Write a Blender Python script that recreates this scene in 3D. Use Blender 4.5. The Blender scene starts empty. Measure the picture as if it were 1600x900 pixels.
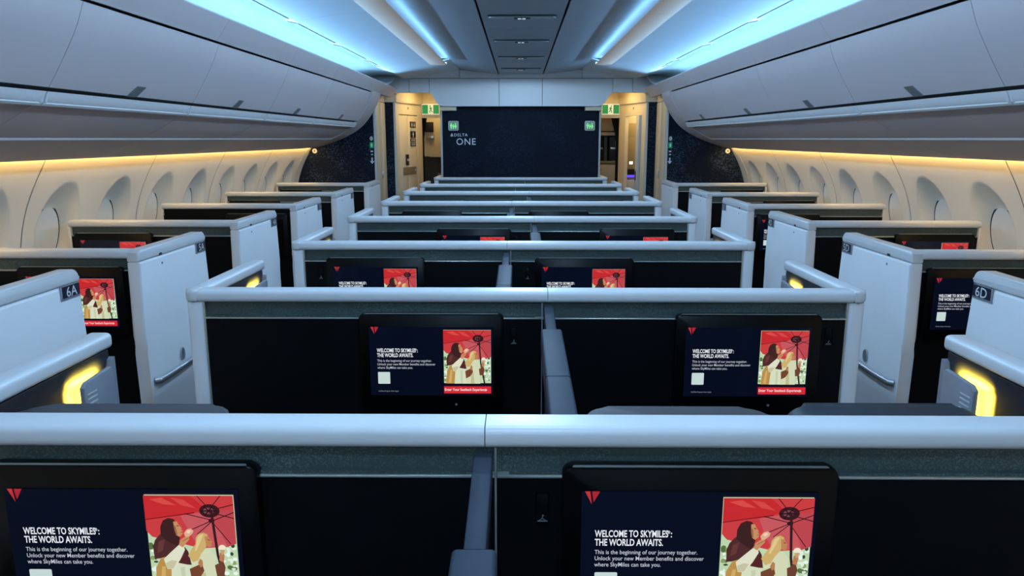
import bpy, bmesh, math, random
from mathutils import Vector, Matrix
R = math.radians
random.seed(7)
SC = bpy.context.scene
C = SC.collection

# ------------------------------------------------------------------ camera, world, exposure
PITCH = R(11.4)
cam_d = bpy.data.cameras.new('camera')
cam_d.sensor_width = 36.0
cam_d.lens = 36.0 * 1155 / 1600
cam_d.clip_start = 0.02
cam = bpy.data.objects.new('camera', cam_d)
C.objects.link(cam)
cam.location = (-0.017, 0.0, 1.65)
cam.rotation_euler = (R(90) - PITCH, 0, R(0.55))
SC.camera = cam
w = bpy.data.worlds.new('world')
w.use_nodes = True
w.node_tree.nodes['Background'].inputs[0].default_value = (0.02, 0.03, 0.045, 1)
w.node_tree.nodes['Background'].inputs[1].default_value = 0.3
SC.world = w
SC.view_settings.view_transform = 'Standard'
SC.view_settings.look = 'None'
SC.view_settings.gamma = 1
SC.view_settings.exposure = 0.0
SC.view_settings.use_curve_mapping = False
SC.cycles.use_denoising = True
SC.cycles.max_bounces = 10
SC.cycles.diffuse_bounces = 6
SC.cycles.glossy_bounces = 3
SC.cycles.sample_clamp_indirect = 4.0
SC.cycles.caustics_reflective = False
SC.cycles.caustics_refractive = False

# strengths of the cabin's lamps and of the added fill spots
COVE = (0.25, 0.60, 1.0, 4.5)        # blue cove led under the cove panels
GRAZE = ((0.23, 0.55, 1.0), 66.0)   # blue led strip behind the lip, aimed over the ceiling
SPOT = ((0.43, 0.69, 1.0), 36.0)     # added fill spots under the air vents, to brighten rails and bins
STRIP = (0.22, 0.56, 1.0, 15.0)       # blue led along the ceiling bar
WASH = (1.0, 0.65, 0.23, 17.0)        # warm led over the windows
LAMP = (1.0, 0.66, 0.06, 5.5)        # warm reading-lamp halo
ENTRY = (1.0, 0.74, 0.34, 16.0)      # warm ceiling lamps of the entry

# ------------------------------------------------------------------ materials
def mat(name, col, rough=0.5, metal=0.0, noise=0.0, nscale=40.0, bump=0.0, emit=None, coat=0.0, spec=0.5):
    m = bpy.data.materials.new(name)
    m.use_nodes = True
    nt = m.node_tree
    b = nt.nodes['Principled BSDF']
    b.inputs['Base Color'].default_value = (*col, 1)
    b.inputs['Roughness'].default_value = rough
    b.inputs['Metallic'].default_value = metal
    b.inputs['Coat Weight'].default_value = coat
    b.inputs['Specular IOR Level'].default_value = spec
    if noise or bump:
        tc = nt.nodes.new('ShaderNodeTexCoord')
        n = nt.nodes.new('ShaderNodeTexNoise')
        n.inputs['Scale'].default_value = nscale
        n.inputs['Detail'].default_value = 3
        nt.links.new(tc.outputs['Object'], n.inputs['Vector'])
        if noise:
            r = nt.nodes.new('ShaderNodeValToRGB')
            r.color_ramp.elements[0].position = 0.3
            r.color_ramp.elements[1].position = 0.75
            r.color_ramp.elements[0].color = (*[c * (1 - noise) for c in col], 1)
            r.color_ramp.elements[1].color = (*[min(1, c * (1 + noise)) for c in col], 1)
            nt.links.new(n.outputs['Fac'], r.inputs['Fac'])
            nt.links.new(r.outputs['Color'], b.inputs['Base Color'])
        if bump:
            bp = nt.nodes.new('ShaderNodeBump')
            bp.inputs['Strength'].default_value = bump
            bp.inputs['Distance'].default_value = 0.002
            nt.links.new(n.outputs['Fac'], bp.inputs['Height'])
            nt.links.new(bp.outputs['Normal'], b.inputs['Normal'])
    if emit:
        b.inputs['Emission Color'].default_value = (*emit[:3], 1)
        b.inputs['Emission Strength'].default_value = emit[3]
    return m

def speck_mat(name, base, spark, cell, thresh, rough=0.6, spec=0.5):
    """woven panel: a fine grid of little squares, some of them lighter"""
    m = bpy.data.materials.new(name)
    m.use_nodes = True
    nt = m.node_tree
    b = nt.nodes['Principled BSDF']
    b.inputs['Roughness'].default_value = rough
    b.inputs['Specular IOR Level'].default_value = spec
    tc = nt.nodes.new('ShaderNodeTexCoord')
    sn = nt.nodes.new('ShaderNodeVectorMath'); sn.operation = 'SNAP'
    sn.inputs[1].default_value = (cell, cell, cell)
    wn = nt.nodes.new('ShaderNodeTexWhiteNoise'); wn.noise_dimensions = '3D'
    nz = nt.nodes.new('ShaderNodeTexNoise'); nz.inputs['Scale'].default_value = 3.5
    mul = nt.nodes.new('ShaderNodeMath'); mul.operation = 'MULTIPLY'
    rp = nt.nodes.new('ShaderNodeValToRGB')
    rp.color_ramp.elements[0].position = thresh
    rp.color_ramp.elements[1].position = min(1.0, thresh + 0.35)
    rp.color_ramp.elements[0].color = (*base, 1)
    rp.color_ramp.elements[1].color = (*spark, 1)
    nt.links.new(tc.outputs['Object'], sn.inputs[0])
    nt.links.new(sn.outputs[0], wn.inputs['Vector'])
    nt.links.new(tc.outputs['Object'], nz.inputs['Vector'])
    nt.links.new(wn.outputs['Value'], mul.inputs[0])
    nt.links.new(nz.outputs['Fac'], mul.inputs[1])
    nt.links.new(mul.outputs[0], rp.inputs['Fac'])
    nt.links.new(rp.outputs['Color'], b.inputs['Base Color'])
    return m

def attr_emit(name, strength=1.0):
    m = bpy.data.materials.new(name)
    m.use_nodes = True
    nt = m.node_tree
    b = nt.nodes['Principled BSDF']
    at = nt.nodes.new('ShaderNodeAttribute'); at.attribute_name = 'Col'
    b.inputs['Base Color'].default_value = (0.004, 0.004, 0.005, 1)
    b.inputs['Roughness'].default_value = 0.12
    b.inputs['Specular IOR Level'].default_value = 0.35
    nt.links.new(at.outputs['Color'], b.inputs['Emission Color'])
    b.inputs['Emission Strength'].default_value = strength
    return m

M = {}
M['white'] = mat('suite_white', (0.84, 0.85, 0.86), 0.42, noise=0.02, nscale=6)
M['rail'] = mat('rail_white', (0.68, 0.69, 0.70), 0.35, noise=0.015, nscale=8)
M['bin'] = mat('bin_white', (0.54, 0.485, 0.49), 0.5, noise=0.015, nscale=3)
M['ledge'] = mat('bin_ledge', (0.74, 0.74, 0.75), 0.35, noise=0.01)
M['latch'] = mat('latch_grey', (0.13, 0.13, 0.13), 0.45, noise=0.05)
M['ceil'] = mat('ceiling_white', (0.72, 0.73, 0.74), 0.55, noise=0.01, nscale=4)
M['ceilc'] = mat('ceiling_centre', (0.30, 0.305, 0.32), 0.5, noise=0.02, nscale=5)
M['bar'] = mat('ceiling_bar', (0.62, 0.50, 0.40), 0.5, noise=0.02, emit=(1.0, 0.88, 0.80, 0.12))  # faint warm glow added to the colour to lift the bar's underside
M['cove'] = mat('cove_white', (0.80, 0.82, 0.82), 0.5, noise=0.01)
M['gap'] = mat('gap_dark', (0.02, 0.022, 0.026), 0.7, noise=0.1)
M['gapg'] = mat('gap_grey', (0.055, 0.057, 0.062), 0.7, noise=0.05)
M['side'] = mat('sidewall_cream', (0.82, 0.75, 0.63), 0.55, noise=0.015, nscale=5)
M['shade'] = mat('shade_cream', (0.84, 0.78, 0.68), 0.4, noise=0.02, nscale=9)
M['cream'] = mat('cream_laminate', (0.72, 0.62, 0.44), 0.45, noise=0.03, nscale=7)
M['seamc'] = mat('cream_dark', (0.30, 0.23, 0.12), 0.5, noise=0.05)
M['band'] = speck_mat('teal_band', (0.042, 0.063, 0.060), (0.12, 0.17, 0.155), 0.0022, 0.30, 0.38)
M['shell'] = mat('shell_black', (0.0022, 0.0027, 0.0038), 0.45, noise=0.2, nscale=18, bump=0.05, spec=0.14)
M['silver'] = mat('silver_trim', (0.55, 0.58, 0.55), 0.28, metal=0.7, noise=0.05)
M['steel'] = mat('brushed_steel', (0.50, 0.51, 0.52), 0.32, metal=0.9, noise=0.1, nscale=60)
M['bezel'] = mat('bezel_black', (0.0016, 0.0017, 0.0022), 0.3, noise=0.1, spec=0.18)
M['navyp'] = mat('wing_navy', (0.0085, 0.0105, 0.016), 0.45, noise=0.1, nscale=15, spec=0.35)
M['navy'] = speck_mat('bulkhead_navy', (0.0030, 0.0068, 0.0185), (0.050, 0.075, 0.12), 0.012, 0.30, 0.7, spec=0.2)
M['navyc'] = speck_mat('bulkhead_navy_centre', (0.0020, 0.0052, 0.0150), (0.010, 0.020, 0.042), 0.012, 0.32, 0.7, spec=0.2)
M['slate'] = mat('divider_slate', (0.034, 0.043, 0.060), 0.55, noise=0.06, nscale=25, spec=0.12)
M['consol'] = mat('console_grey', (0.070, 0.064, 0.068), 0.55, noise=0.05, nscale=25, spec=0.15)
M['leather'] = mat('leather_charcoal', (0.016, 0.019, 0.026), 0.5, noise=0.15, nscale=60, bump=0.2, spec=0.2)
M['lampg'] = mat('lamp_grey', (0.26, 0.27, 0.30), 0.38, noise=0.05)
M['lampgd'] = mat('lamp_slot', (0.05, 0.052, 0.06), 0.5, noise=0.05)
M['plaque'] = mat('plaque_black', (0.008, 0.010, 0.022), 0.3, noise=0.1)
M['ink'] = mat('white_print', (0.75, 0.77, 0.80), 0.5, noise=0.02)
M['grey_ink'] = mat('grey_print', (0.20, 0.21, 0.22), 0.5, noise=0.02)
M['carpet'] = mat('carpet_navy', (0.012, 0.014, 0.022), 0.95, noise=0.4, nscale=300, bump=0.5)
M['cabin'] = mat('hull_grey', (0.30, 0.30, 0.31), 0.8, noise=0.03)
M['green'] = mat('sign_green', (0.0, 0.16, 0.05), 0.5, emit=(0.0, 0.24, 0.07, 0.55), noise=0.02)
M['signw'] = mat('sign_white', (0.7, 0.72, 0.66), 0.5, emit=(0.72, 0.75, 0.6, 0.35), noise=0.02)
M['lavglow'] = mat('lavatory_sign_glow', (0.10, 0.16, 0.11), 0.5, emit=(0.10, 0.22, 0.12, 0.5), noise=0.02)
M['lavink'] = mat('lavatory_sign_green', (0.1, 0.5, 0.15), 0.5, emit=(0.28, 0.85, 0.34, 0.62), noise=0.02)
M['pale'] = mat('pale_plate', (0.52, 0.54, 0.52), 0.5, noise=0.03)
M['black'] = mat('galley_black', (0.008, 0.008, 0.009), 0.5, noise=0.1)
M['curtain'] = mat('curtain_dark', (0.02, 0.02, 0.026), 0.9, noise=0.2, nscale=40)
M['khaki'] = mat('galley_khaki', (0.34, 0.28, 0.16), 0.4, noise=0.05)
M['mirror'] = mat('mirror_glass', (0.55, 0.52, 0.46), 0.12, metal=0.8, noise=0.02)
M['redtag'] = mat('red_tag', (0.4, 0.02, 0.02), 0.5, noise=0.03)
M['screen'] = attr_emit('screen_glow', 1.0)
M['cove_led'] = mat('cove_led', (0.8, 0.8, 0.8), 0.5, emit=COVE)
M['strip_led'] = mat('strip_led', (0.8, 0.8, 0.8), 0.5, emit=STRIP)
M['nose_led'] = mat('nose_led', (0.8, 0.8, 0.8), 0.5, emit=(*STRIP[:3], STRIP[3] * 2.5))
M['wash_led'] = mat('wash_led', (0.8, 0.8, 0.8), 0.5, emit=WASH)
M['entry_led'] = mat('entry_led', (0.8, 0.7, 0.5), 0.5, emit=ENTRY)
M['violet_led'] = mat('violet_led', (0.2, 0.1, 0.8), 0.5, emit=(0.06, 0.03, 1.0, 2.5))
M['vent_lamp'] = mat('vent_lamp', (0.8, 0.8, 0.8), 0.5, emit=(0.85, 0.92, 1.0, 0.5))
M['bright'] = mat('glint_patch', (0.9, 0.9, 0.9), 0.5, emit=(1.0, 0.95, 0.8, 1.5))

# ------------------------------------------------------------------ mesh helpers
def finish(bm, name, smooth=35, recalc=True):
    if recalc:
        bmesh.ops.recalc_face_normals(bm, faces=bm.faces)
    me = bpy.data.meshes.new(name)
    bm.to_mesh(me); bm.free()
    if smooth:
        me.shade_smooth()
        me.set_sharp_from_angle(angle=R(smooth))
    return me

def obj(name, me, m=None, parent=None, loc=None):
    o = bpy.data.objects.new(name, me)
    if m is not None and me is not None and not me.materials:
        me.materials.append(M[m] if isinstance(m, str) else m)
    if parent is not None: o.parent = parent
    if loc is not None: o.location = loc
    C.objects.link(o)
    return o

def empty(name, loc=(0, 0, 0)):
    o = bpy.data.objects.new(name, None)
    o.location = loc
    o.empty_display_size = 0.1
    C.objects.link(o)
    return o

def tag(o, label=None, cat=None, group=None, kind=None):
    if label: o['label'] = label
    if cat: o['category'] = cat
    if group: o['group'] = group
    if kind: o['kind'] = kind
    return o

def dup(o, parent=None):
    c = o.copy()
    C.objects.link(c)
    if parent is not None: c.parent = parent
    for ch in list(o.children):
        dup(ch, c)
    return c

def add_box(bm, a, b, bev=0.0, seg=3, edges=None):
    (x0, y0, z0), (x1, y1, z1) = a, b
    x0, x1 = min(x0, x1), max(x0, x1); y0, y1 = min(y0, y1), max(y0, y1); z0, z1 = min(z0, z1), max(z0, z1)
    t = bmesh.new()
    bmesh.ops.create_cube(t, size=1.0)
    bmesh.ops.scale(t, vec=(x1 - x0, y1 - y0, z1 - z0), verts=t.verts)
    bmesh.ops.translate(t, vec=((x0 + x1) / 2, (y0 + y1) / 2, (z0 + z1) / 2), verts=t.verts)
    if bev:
        es = [e for e in t.edges if edges is None or edges(e)]
        bmesh.ops.bevel(t, geom=es, offset=bev, segments=seg, affect='EDGES', profile=0.5)
    join(bm, t)

def join(bm, t):
    me = bpy.data.meshes.new('tmp')
    t.to_mesh(me); t.free()
    bm.from_mesh(me)
    bpy.data.meshes.remove(me)

def box(name, a, b, bev=0.0, seg=3, edges=None):
    bm = bmesh.new()
    add_box(bm, a, b, bev, seg, edges)
    return finish(bm, name)

def add_prism(bm, pts, lo, hi, axis='y', bev=0.0, seg=2):
    """closed 2-D outline extruded along an axis: y -> pts are (x,z), x -> (y,z), z -> (x,y)"""
    t = bmesh.new()
    def P(p, h):
        if axis == 'y': return (p[0], h, p[1])
        if axis == 'x': return (h, p[0], p[1])
        return (p[0], p[1], h)
    a = [t.verts.new(P(p, lo)) for p in pts]
    b = [t.verts.new(P(p, hi)) for p in pts]
    n = len(pts)
    t.faces.new(a); t.faces.new(b[::-1])
    for i in range(n):
        t.faces.new((a[i], b[i], b[(i + 1) % n], a[(i + 1) % n]))
    if bev:
        es = [e for e in t.edges if abs((e.verts[0].co - e.verts[1].co).dot(Vector((axis == 'x', axis == 'y', axis == 'z')))) < 1e-6]
        bmesh.ops.bevel(t, geom=es, offset=bev, segments=seg, affect='EDGES', profile=0.5)
    join(bm, t)

def prism(name, pts, lo, hi, axis='y', bev=0.0, seg=2, smooth=35):
    bm = bmesh.new()
    add_prism(bm, pts, lo, hi, axis, bev, seg)
    return finish(bm, name, smooth)

def spline(pts, n=4):
    """Catmull-Rom through open 2-D points"""
    out = []
    P = [pts[0]] + list(pts) + [pts[-1]]
    for i in range(1, len(P) - 2):
        p0, p1, p2, p3 = P[i - 1], P[i], P[i + 1], P[i + 2]
        for k in range(n):
            t = k / n
            out.append(tuple(0.5 * ((2 * p1[j]) + (-p0[j] + p2[j]) * t + (2 * p0[j] - 5 * p1[j] + 4 * p2[j] - p3[j]) * t * t
                                    + (-p0[j] + 3 * p1[j] - 3 * p2[j] + p3[j]) * t ** 3) for j in (0, 1)))
    out.append(pts[-1])
    return out

def sheet_pts(line, th):
    """closed outline of an open 2-D line thickened by th to its left"""
    off = []
    for i, p in enumerate(line):
        a = line[max(0, i - 1)]; b = line[min(len(line) - 1, i + 1)]
        dx, dz = b[0] - a[0], b[1] - a[1]
        l = math.hypot(dx, dz) or 1
        off.append((p[0] - dz / l * th, p[1] + dx / l * th))
    return list(line) + off[::-1]

def sheet(name, line, th, lo, hi, axis='y'):
    return prism(name, sheet_pts(line, th), lo, hi, axis)

def mir(pts, s):
    return [(s * p[0], p[1]) for p in pts]

def round_rect(x0, y0, x1, y1, r, n=5):
    out = []
    for cx, cy, a0 in ((x1 - r, y1 - r, 0), (x0 + r, y1 - r, 90), (x0 + r, y0 + r, 180), (x1 - r, y0 + r, 270)):
        for k in range(n + 1):
            a = R(a0 + 90 * k / n)
            out.append((cx + r * math.cos(a), cy + r * math.sin(a)))
    return out

def ellipse(cx, cy, a, b, n=32):
    return [(cx + a * math.cos(2 * math.pi * k / n), cy + b * math.sin(2 * math.pi * k / n)) for k in range(n)]

def tube(name, pts, r, n=10, flat=1.0):
    bm = bmesh.new()
    rings = []
    P = [Vector(p) for p in pts]
    for i, p in enumerate(P):
        d = (P[min(i + 1, len(P) - 1)] - P[max(i - 1, 0)]).normalized()
        u = d.cross(Vector((0, 0, 1)))
        if u.length < 1e-4: u = Vector((1, 0, 0))
        u.normalize(); v = d.cross(u).normalized()
        rings.append([bm.verts.new(p + u * (r * flat * math.cos(2 * math.pi * k / n)) + v * (r * math.sin(2 * math.pi * k / n))) for k in range(n)])
    for a, b in zip(rings, rings[1:]):
        for k in range(n):
            bm.faces.new((a[k], a[(k + 1) % n], b[(k + 1) % n], b[k]))
    bm.faces.new(rings[0]); bm.faces.new(rings[-1][::-1])
    return finish(bm, name)

_text_cache = {}
def text_mesh(body, size, bold=0.0, sx=1.0, align='LEFT', space=1.0):
    """flat lettering in the XZ plane facing -Y; baseline at z = 0"""
    key = (body, size, bold, sx, align, space)
    if key in _text_cache: return _text_cache[key]
    cu = bpy.data.curves.new('lettering', 'FONT')
    cu.body = body; cu.size = size; cu.offset = bold * size
    cu.align_x = align; cu.space_character = space
    cu.resolution_u = 3
    ob = bpy.data.objects.new('lettering', cu)
    C.objects.link(ob)
    bpy.context.view_layer.update()
    me = bpy.data.meshes.new_from_object(ob.evaluated_get(bpy.context.evaluated_depsgraph_get()))
    bpy.data.objects.remove(ob); bpy.data.curves.remove(cu)
    me.transform(Matrix.Diagonal((sx, 1, 1, 1)))
    me.transform(Matrix.Rotation(R(90), 4, 'X'))
    me.materials.clear()
    _text_cache[key] = me
    return me

# ------------------------------------------------------------------ the seat-back picture
class Flat:
    """layers of flat coloured polygons, drawn on one screen; (u, v) from the top left"""
    def __init__(s, wd, ht):
        s.w, s.h, s.bm, s.n, s.cols = wd, ht, bmesh.new(), 0, []
    def poly(s, pts, col, box=None):
        if box:
            x0, y0, x1, y1 = box
            pts = [(x0 + (x1 - x0) * p[0], y0 + (y1 - y0) * p[1]) for p in pts]
        y = -0.0001 * s.n / 2
        s.n += 1
        vs = [s.bm.verts.new(((p[0] - 0.5) * s.w, y, (0.5 - p[1]) * s.h)) for p in pts]
        try:
            s.bm.faces.new(vs); s.cols.append(col)
        except ValueError:
            pass
    def line(s, a, b, t, col, box=None):
        dx, dy = b[0] - a[0], b[1] - a[1]
        l = math.hypot(dx, dy) or 1
        nx, ny = -dy / l * t / 2, dx / l * t / 2
        s.poly([(a[0] + nx, a[1] + ny), (b[0] + nx, b[1] + ny), (b[0] - nx, b[1] - ny), (a[0] - nx, a[1] - ny)], col, box)
    def text(s, body, u, v, cap, col, bold=0.0, sx=1.0, align='LEFT'):
        """cap: capital height as a share of the screen height; (u, v) is the baseline's start"""
        me = text_mesh(body, cap * s.h / 0.70, bold, sx, align)
        y = -0.0001 * s.n / 2
        s.n += 1
        off = Vector(((u - 0.5) * s.w, y, (0.5 - v) * s.h))
        vs = [s.bm.verts.new(p.co + off) for p in me.vertices]
        for f in me.polygons:
            try:
                s.bm.faces.new([vs[i] for i in f.vertices]); s.cols.append(col)
            except ValueError:
                pass
    def mesh(s, name):
        s.bm.normal_update()
        for f in s.bm.faces:
            if f.normal.y > 0: f.normal_flip()
        me = bpy.data.meshes.new(name)
        s.bm.to_mesh(me); s.bm.free()
        at = me.color_attributes.new('Col', 'FLOAT_COLOR', 'CORNER')
        for f, c in zip(me.polygons, s.cols):
            for li in f.loop_indices: at.data[li].color = (*c, 1)
        me.materials.append(M['screen'])
        return me

SW, SH = 0.386, 0.222
def screen_mesh():
    f = Flat(SW, SH)
    f.poly([(0, 0), (1, 0), (1, 1), (0, 1)], (0.0010, 0.0026, 0.0105))
    # airline delta in three facets
    f.poly([(0.014, 0.0), (0.036, 0.0), (0.044, 0.105)], (0.50, 0.03, 0.035))
    f.poly([(0.042, 0.0), (0.050, 0.095), (0.046, 0.03)], (0.25, 0.012, 0.02))
    f.poly([(0.044, 0.0), (0.078, 0.0), (0.052, 0.085)], (0.38, 0.018, 0.03))
    wt = (0.78, 0.82, 0.88); gt = (0.52, 0.56, 0.64)
    f.text('WELCOME TO SKYMILES', 0.06, 0.365, 0.054, wt, 0.02, 0.64)
    f.text('\u00ae', 0.369, 0.338, 0.024, wt, 0.01, 0.8)
    f.text(':', 0.383, 0.365, 0.054, wt, 0.02, 0.70)
    f.text('THE WORLD AWAITS.', 0.06, 0.435, 0.054, wt, 0.02, 0.66)
    f.text('This is the beginning of our journey together.', 0.06, 0.505, 0.034, gt, 0.004, 0.86)
    f.text('Unlock your new Member benefits and discover', 0.06, 0.556, 0.034, gt, 0.004, 0.86)
    f.text('where SkyMiles can take you.', 0.06, 0.607, 0.034, gt, 0.004, 0.86)
    f.poly(round_rect(0.062, 0.655, 0.160, 0.828, 0.008), (0.55, 0.68, 0.66))
    f.text('SkyMiles Program Rules Apply', 0.062, 0.945, 0.019, (0.25, 0.28, 0.33), 0.0, 0.86)
    # photograph: two women eating ice cream under a red parasol
    B = (0.598, 0.04, 0.980, 0.815)
    P = lambda pts, col: f.poly(pts, col, B)
    L = lambda a, b, t, col: f.line(a, b, t, col, B)
    P([(0, 0), (1, 0), (1, 1), (0, 1)], (0.50, 0.66, 0.42))
    rnd = random.Random(3)
    for k in range(60):
        cx, cy = rnd.choice([rnd.uniform(0.0, 0.07), rnd.uniform(0.82, 0.99)]), rnd.uniform(0.5, 0.96)
        P(ellipse(cx + 0.0, cy, rnd.uniform(0.01, 0.03), rnd.uniform(0.008, 0.03), 8) if 0.04 < cx < 0.96 else ellipse(min(max(cx, 0.03), 0.965), cy, 0.028, 0.02, 8),
          rnd.choice([(0.09, 0.17, 0.05), (0.72, 0.85, 0.72), (0.03, 0.06, 0.03), (0.25, 0.35, 0.12), (0.8, 0.9, 0.85)]))
    P([(0, 0), (1, 0), (1, 0.50), (0.90, 0.535), (0.6, 0.55), (0.06, 0.43), (0, 0.37)], (0.58, 0.045, 0.05))
    P([(0, 0), (0.52, 0), (0.70, 0.14), (0.40, 0.205), (0, 0.245)], (0.55, 0.022, 0.026))
    P([(0.40, 0.21), (0.70, 0.16), (0.92, 0.52), (0.6, 0.55), (0.5, 0.42)], (0.56, 0.095, 0.11))
    P([(0.74, 0.16), (1, 0.14), (1, 0.50), (0.90, 0.53)], (0.50, 0.06, 0.075))
    P([(0.06, 0.04), (0.2, 0.02), (0.36, 0.10), (0.22, 0.09)], (0.68, 0.07, 0.06))
    P([(0.3, 0.02), (0.44, 0.04), (0.58, 0.13), (0.42, 0.10)], (0.66, 0.06, 0.06))
    dk = (0.035, 0.006, 0.010)
    L((0.0, 0.25), (0.56, 0.175), 0.008, (0.10, 0.006, 0.01))
    for a, b in (((0.73, 0.14), (0.60, 0.0)), ((0.73, 0.14), (0.86, 0.0)), ((0.74, 0.15), (1, 0.09)), ((0.74, 0.17), (1, 0.235)),
                 ((0.74, 0.26), (0.44, 0.38)), ((0.74, 0.25), (0.45, 0.185)), ((0.74, 0.27), (0.57, 0.40)), ((0.75, 0.27), (0.94, 0.50)), ((0.75, 0.26), (1, 0.17))):
        L(a, b, 0.009, dk)
    P(ellipse(0.73, 0.155, 0.115, 0.07, 20), (0.045, 0.008, 0.012))
    P(ellipse(0.72, 0.155, 0.06, 0.035, 14), (0.20, 0.06, 0.07))
    for k in range(6):
        a = k * 1.05
        L((0.72, 0.155), (0.72 + 0.1 * math.cos(a), 0.155 + 0.06 * math.sin(a)), 0.012, (0.02, 0.005, 0.01))
    P(ellipse(0.745, 0.255, 0.035, 0.022, 10), (0.03, 0.005, 0.01))
    P([(0.735, 0.14), (0.765, 0.14), (0.80, 0.62), (0.88, 1.0), (0.845, 1.0), (0.77, 0.62)], (0.04, 0.010, 0.012))
    # first woman
    br = (0.045, 0.014, 0.014)
    P([(0.05, 1), (0.07, 0.76), (0.13, 0.66), (0.24, 0.62), (0.28, 0.80), (0.24, 1)], (0.48, 0.27, 0.07))
    P([(0.10, 0.98), (0.14, 0.74), (0.18, 0.74), (0.16, 0.99)], (0.62, 0.40, 0.13))
    P([(0.065, 0.66), (0.06, 0.53), (0.09, 0.46), (0.15, 0.40), (0.25, 0.39), (0.37, 0.48), (0.33, 0.57), (0.25, 0.62), (0.13, 0.655)], (0.075, 0.022, 0.022))
    P([(0.10, 0.60), (0.13, 0.48), (0.20, 0.45), (0.17, 0.57)], (0.13, 0.038, 0.035))
    P([(0.16, 0.42), (0.165, 0.32), (0.20, 0.255), (0.26, 0.228), (0.32, 0.238), (0.355, 0.28), (0.36, 0.36), (0.375, 0.44), (0.34, 0.52), (0.28, 0.50)], br)
    sk = (0.55, 0.27, 0.12)
    P([(0.315, 0.265), (0.355, 0.262), (0.375, 0.30), (0.405, 0.335), (0.395, 0.350), (0.415, 0.365), (0.405, 0.40), (0.37, 0.425), (0.335, 0.405), (0.32, 0.34)], sk)
    P([(0.32, 0.30), (0.34, 0.32), (0.35, 0.40), (0.335, 0.405), (0.32, 0.35)], (0.32, 0.13, 0.06))
    L((0.350, 0.305), (0.375, 0.312), 0.008, (0.05, 0.02, 0.02))
    L((0.39, 0.378), (0.412, 0.372), 0.008, (0.30, 0.05, 0.05))
    P([(0.36, 0.60), (0.42, 0.53), (0.455, 0.58), (0.48, 0.72), (0.33, 0.715)], (0.085, 0.018, 0.020))
    P([(0.25, 0.72), (0.33, 0.70), (0.47, 0.725), (0.465, 1), (0.225, 1)], (0.66, 0.72, 0.52))
    P([(0.35, 0.75), (0.40, 0.74), (0.40, 1), (0.36, 1)], (0.56, 0.60, 0.42))
    P([(0.17, 0.66), (0.24, 0.60), (0.36, 0.505), (0.41, 0.525), (0.42, 0.56), (0.36, 0.66), (0.28, 0.765), (0.20, 0.765)], (0.72, 0.74, 0.56))
    P([(0.19, 0.70), (0.26, 0.67), (0.32, 0.68), (0.27, 0.76), (0.20, 0.76)], (0.55, 0.54, 0.36))
    P([(0.355, 0.51), (0.38, 0.455), (0.43, 0.425), (0.475, 0.415), (0.48, 0.45), (0.43, 0.50), (0.40, 0.535)], sk)
    L((0.40, 0.47), (0.47, 0.435), 0.008, (0.32, 0.13, 0.06))
    P([(0.425, 0.385), (0.46, 0.345), (0.505, 0.335), (0.535, 0.355), (0.525, 0.385), (0.48, 0.42), (0.44, 0.425)], (0.72, 0.42, 0.26))
    P([(0.45, 0.37), (0.48, 0.35), (0.51, 0.36), (0.48, 0.39)], (0.85, 0.62, 0.45))
    # second woman
    P([(0.46, 1), (0.50, 0.80), (0.48, 0.60), (0.56, 0.56), (0.70, 0.55), (0.76, 0.62), (0.75, 0.76), (0.77, 1)], (0.64, 0.68, 0.46))
    P([(0.58, 0.80), (0.63, 0.80), (0.65, 1), (0.57, 1)], (0.50, 0.50, 0.28))
    P([(0.45, 0.62), (0.50, 0.545), (0.545, 0.50), (0.555, 0.43), (0.59, 0.39), (0.645, 0.378), (0.685, 0.395), (0.70, 0.44), (0.675, 0.50), (0.65, 0.545), (0.60, 0.60), (0.56, 0.67), (0.50, 0.69)], (0.60, 0.42, 0.15))
    P([(0.58, 0.42), (0.62, 0.395), (0.64, 0.40), (0.60, 0.48), (0.55, 0.57), (0.53, 0.57)], (0.74, 0.56, 0.26))
    P([(0.655, 0.415), (0.695, 0.415), (0.712, 0.445), (0.735, 0.475), (0.722, 0.49), (0.728, 0.515), (0.70, 0.53), (0.665, 0.515)], (0.50, 0.23, 0.09))
    L((0.69, 0.452), (0.712, 0.456), 0.007, (0.05, 0.02, 0.02))
    P([(0.455, 0.76), (0.53, 0.73), (0.60, 0.70), (0.62, 0.78), (0.56, 0.86), (0.47, 0.90)], (0.17, 0.055, 0.025))
    P([(0.555, 0.70), (0.58, 0.65), (0.61, 0.67), (0.61, 0.73), (0.58, 0.745)], (0.46, 0.20, 0.08))
    P([(0.745, 0.72), (0.79, 0.70), (0.83, 0.64), (0.865, 0.74), (0.84, 0.84), (0.76, 0.84)], (0.15, 0.05, 0.028))
    P([(0.80, 0.67), (0.81, 0.59), (0.845, 0.57), (0.865, 0.61), (0.85, 0.69)], (0.46, 0.20, 0.09))
    P(ellipse(0.845, 0.535, 0.042, 0.032, 12), (0.85, 0.78, 0.62))
    P([(0.815, 0.555), (0.875, 0.555), (0.85, 0.61), (0.835, 0.61)], (0.55, 0.35, 0.15))
    # button
    f.poly([(0.598, 0.855), (0.980, 0.855), (0.980, 0.958), (0.598, 0.958)], (0.68, 0.022, 0.035))
    f.text('Enter Your Seatback Experience', 0.775, 0.920, 0.038, (0.85, 0.80, 0.80), 0.012, 0.84, 'CENTER')
    f.line((0.932, 0.890), (0.938, 0.907), 0.004, (0.85, 0.8, 0.8))
    f.line((0.938, 0.907), (0.932, 0.924), 0.004, (0.85, 0.8, 0.8))
    return f.mesh('screen')
SCREEN = screen_mesh()

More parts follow.
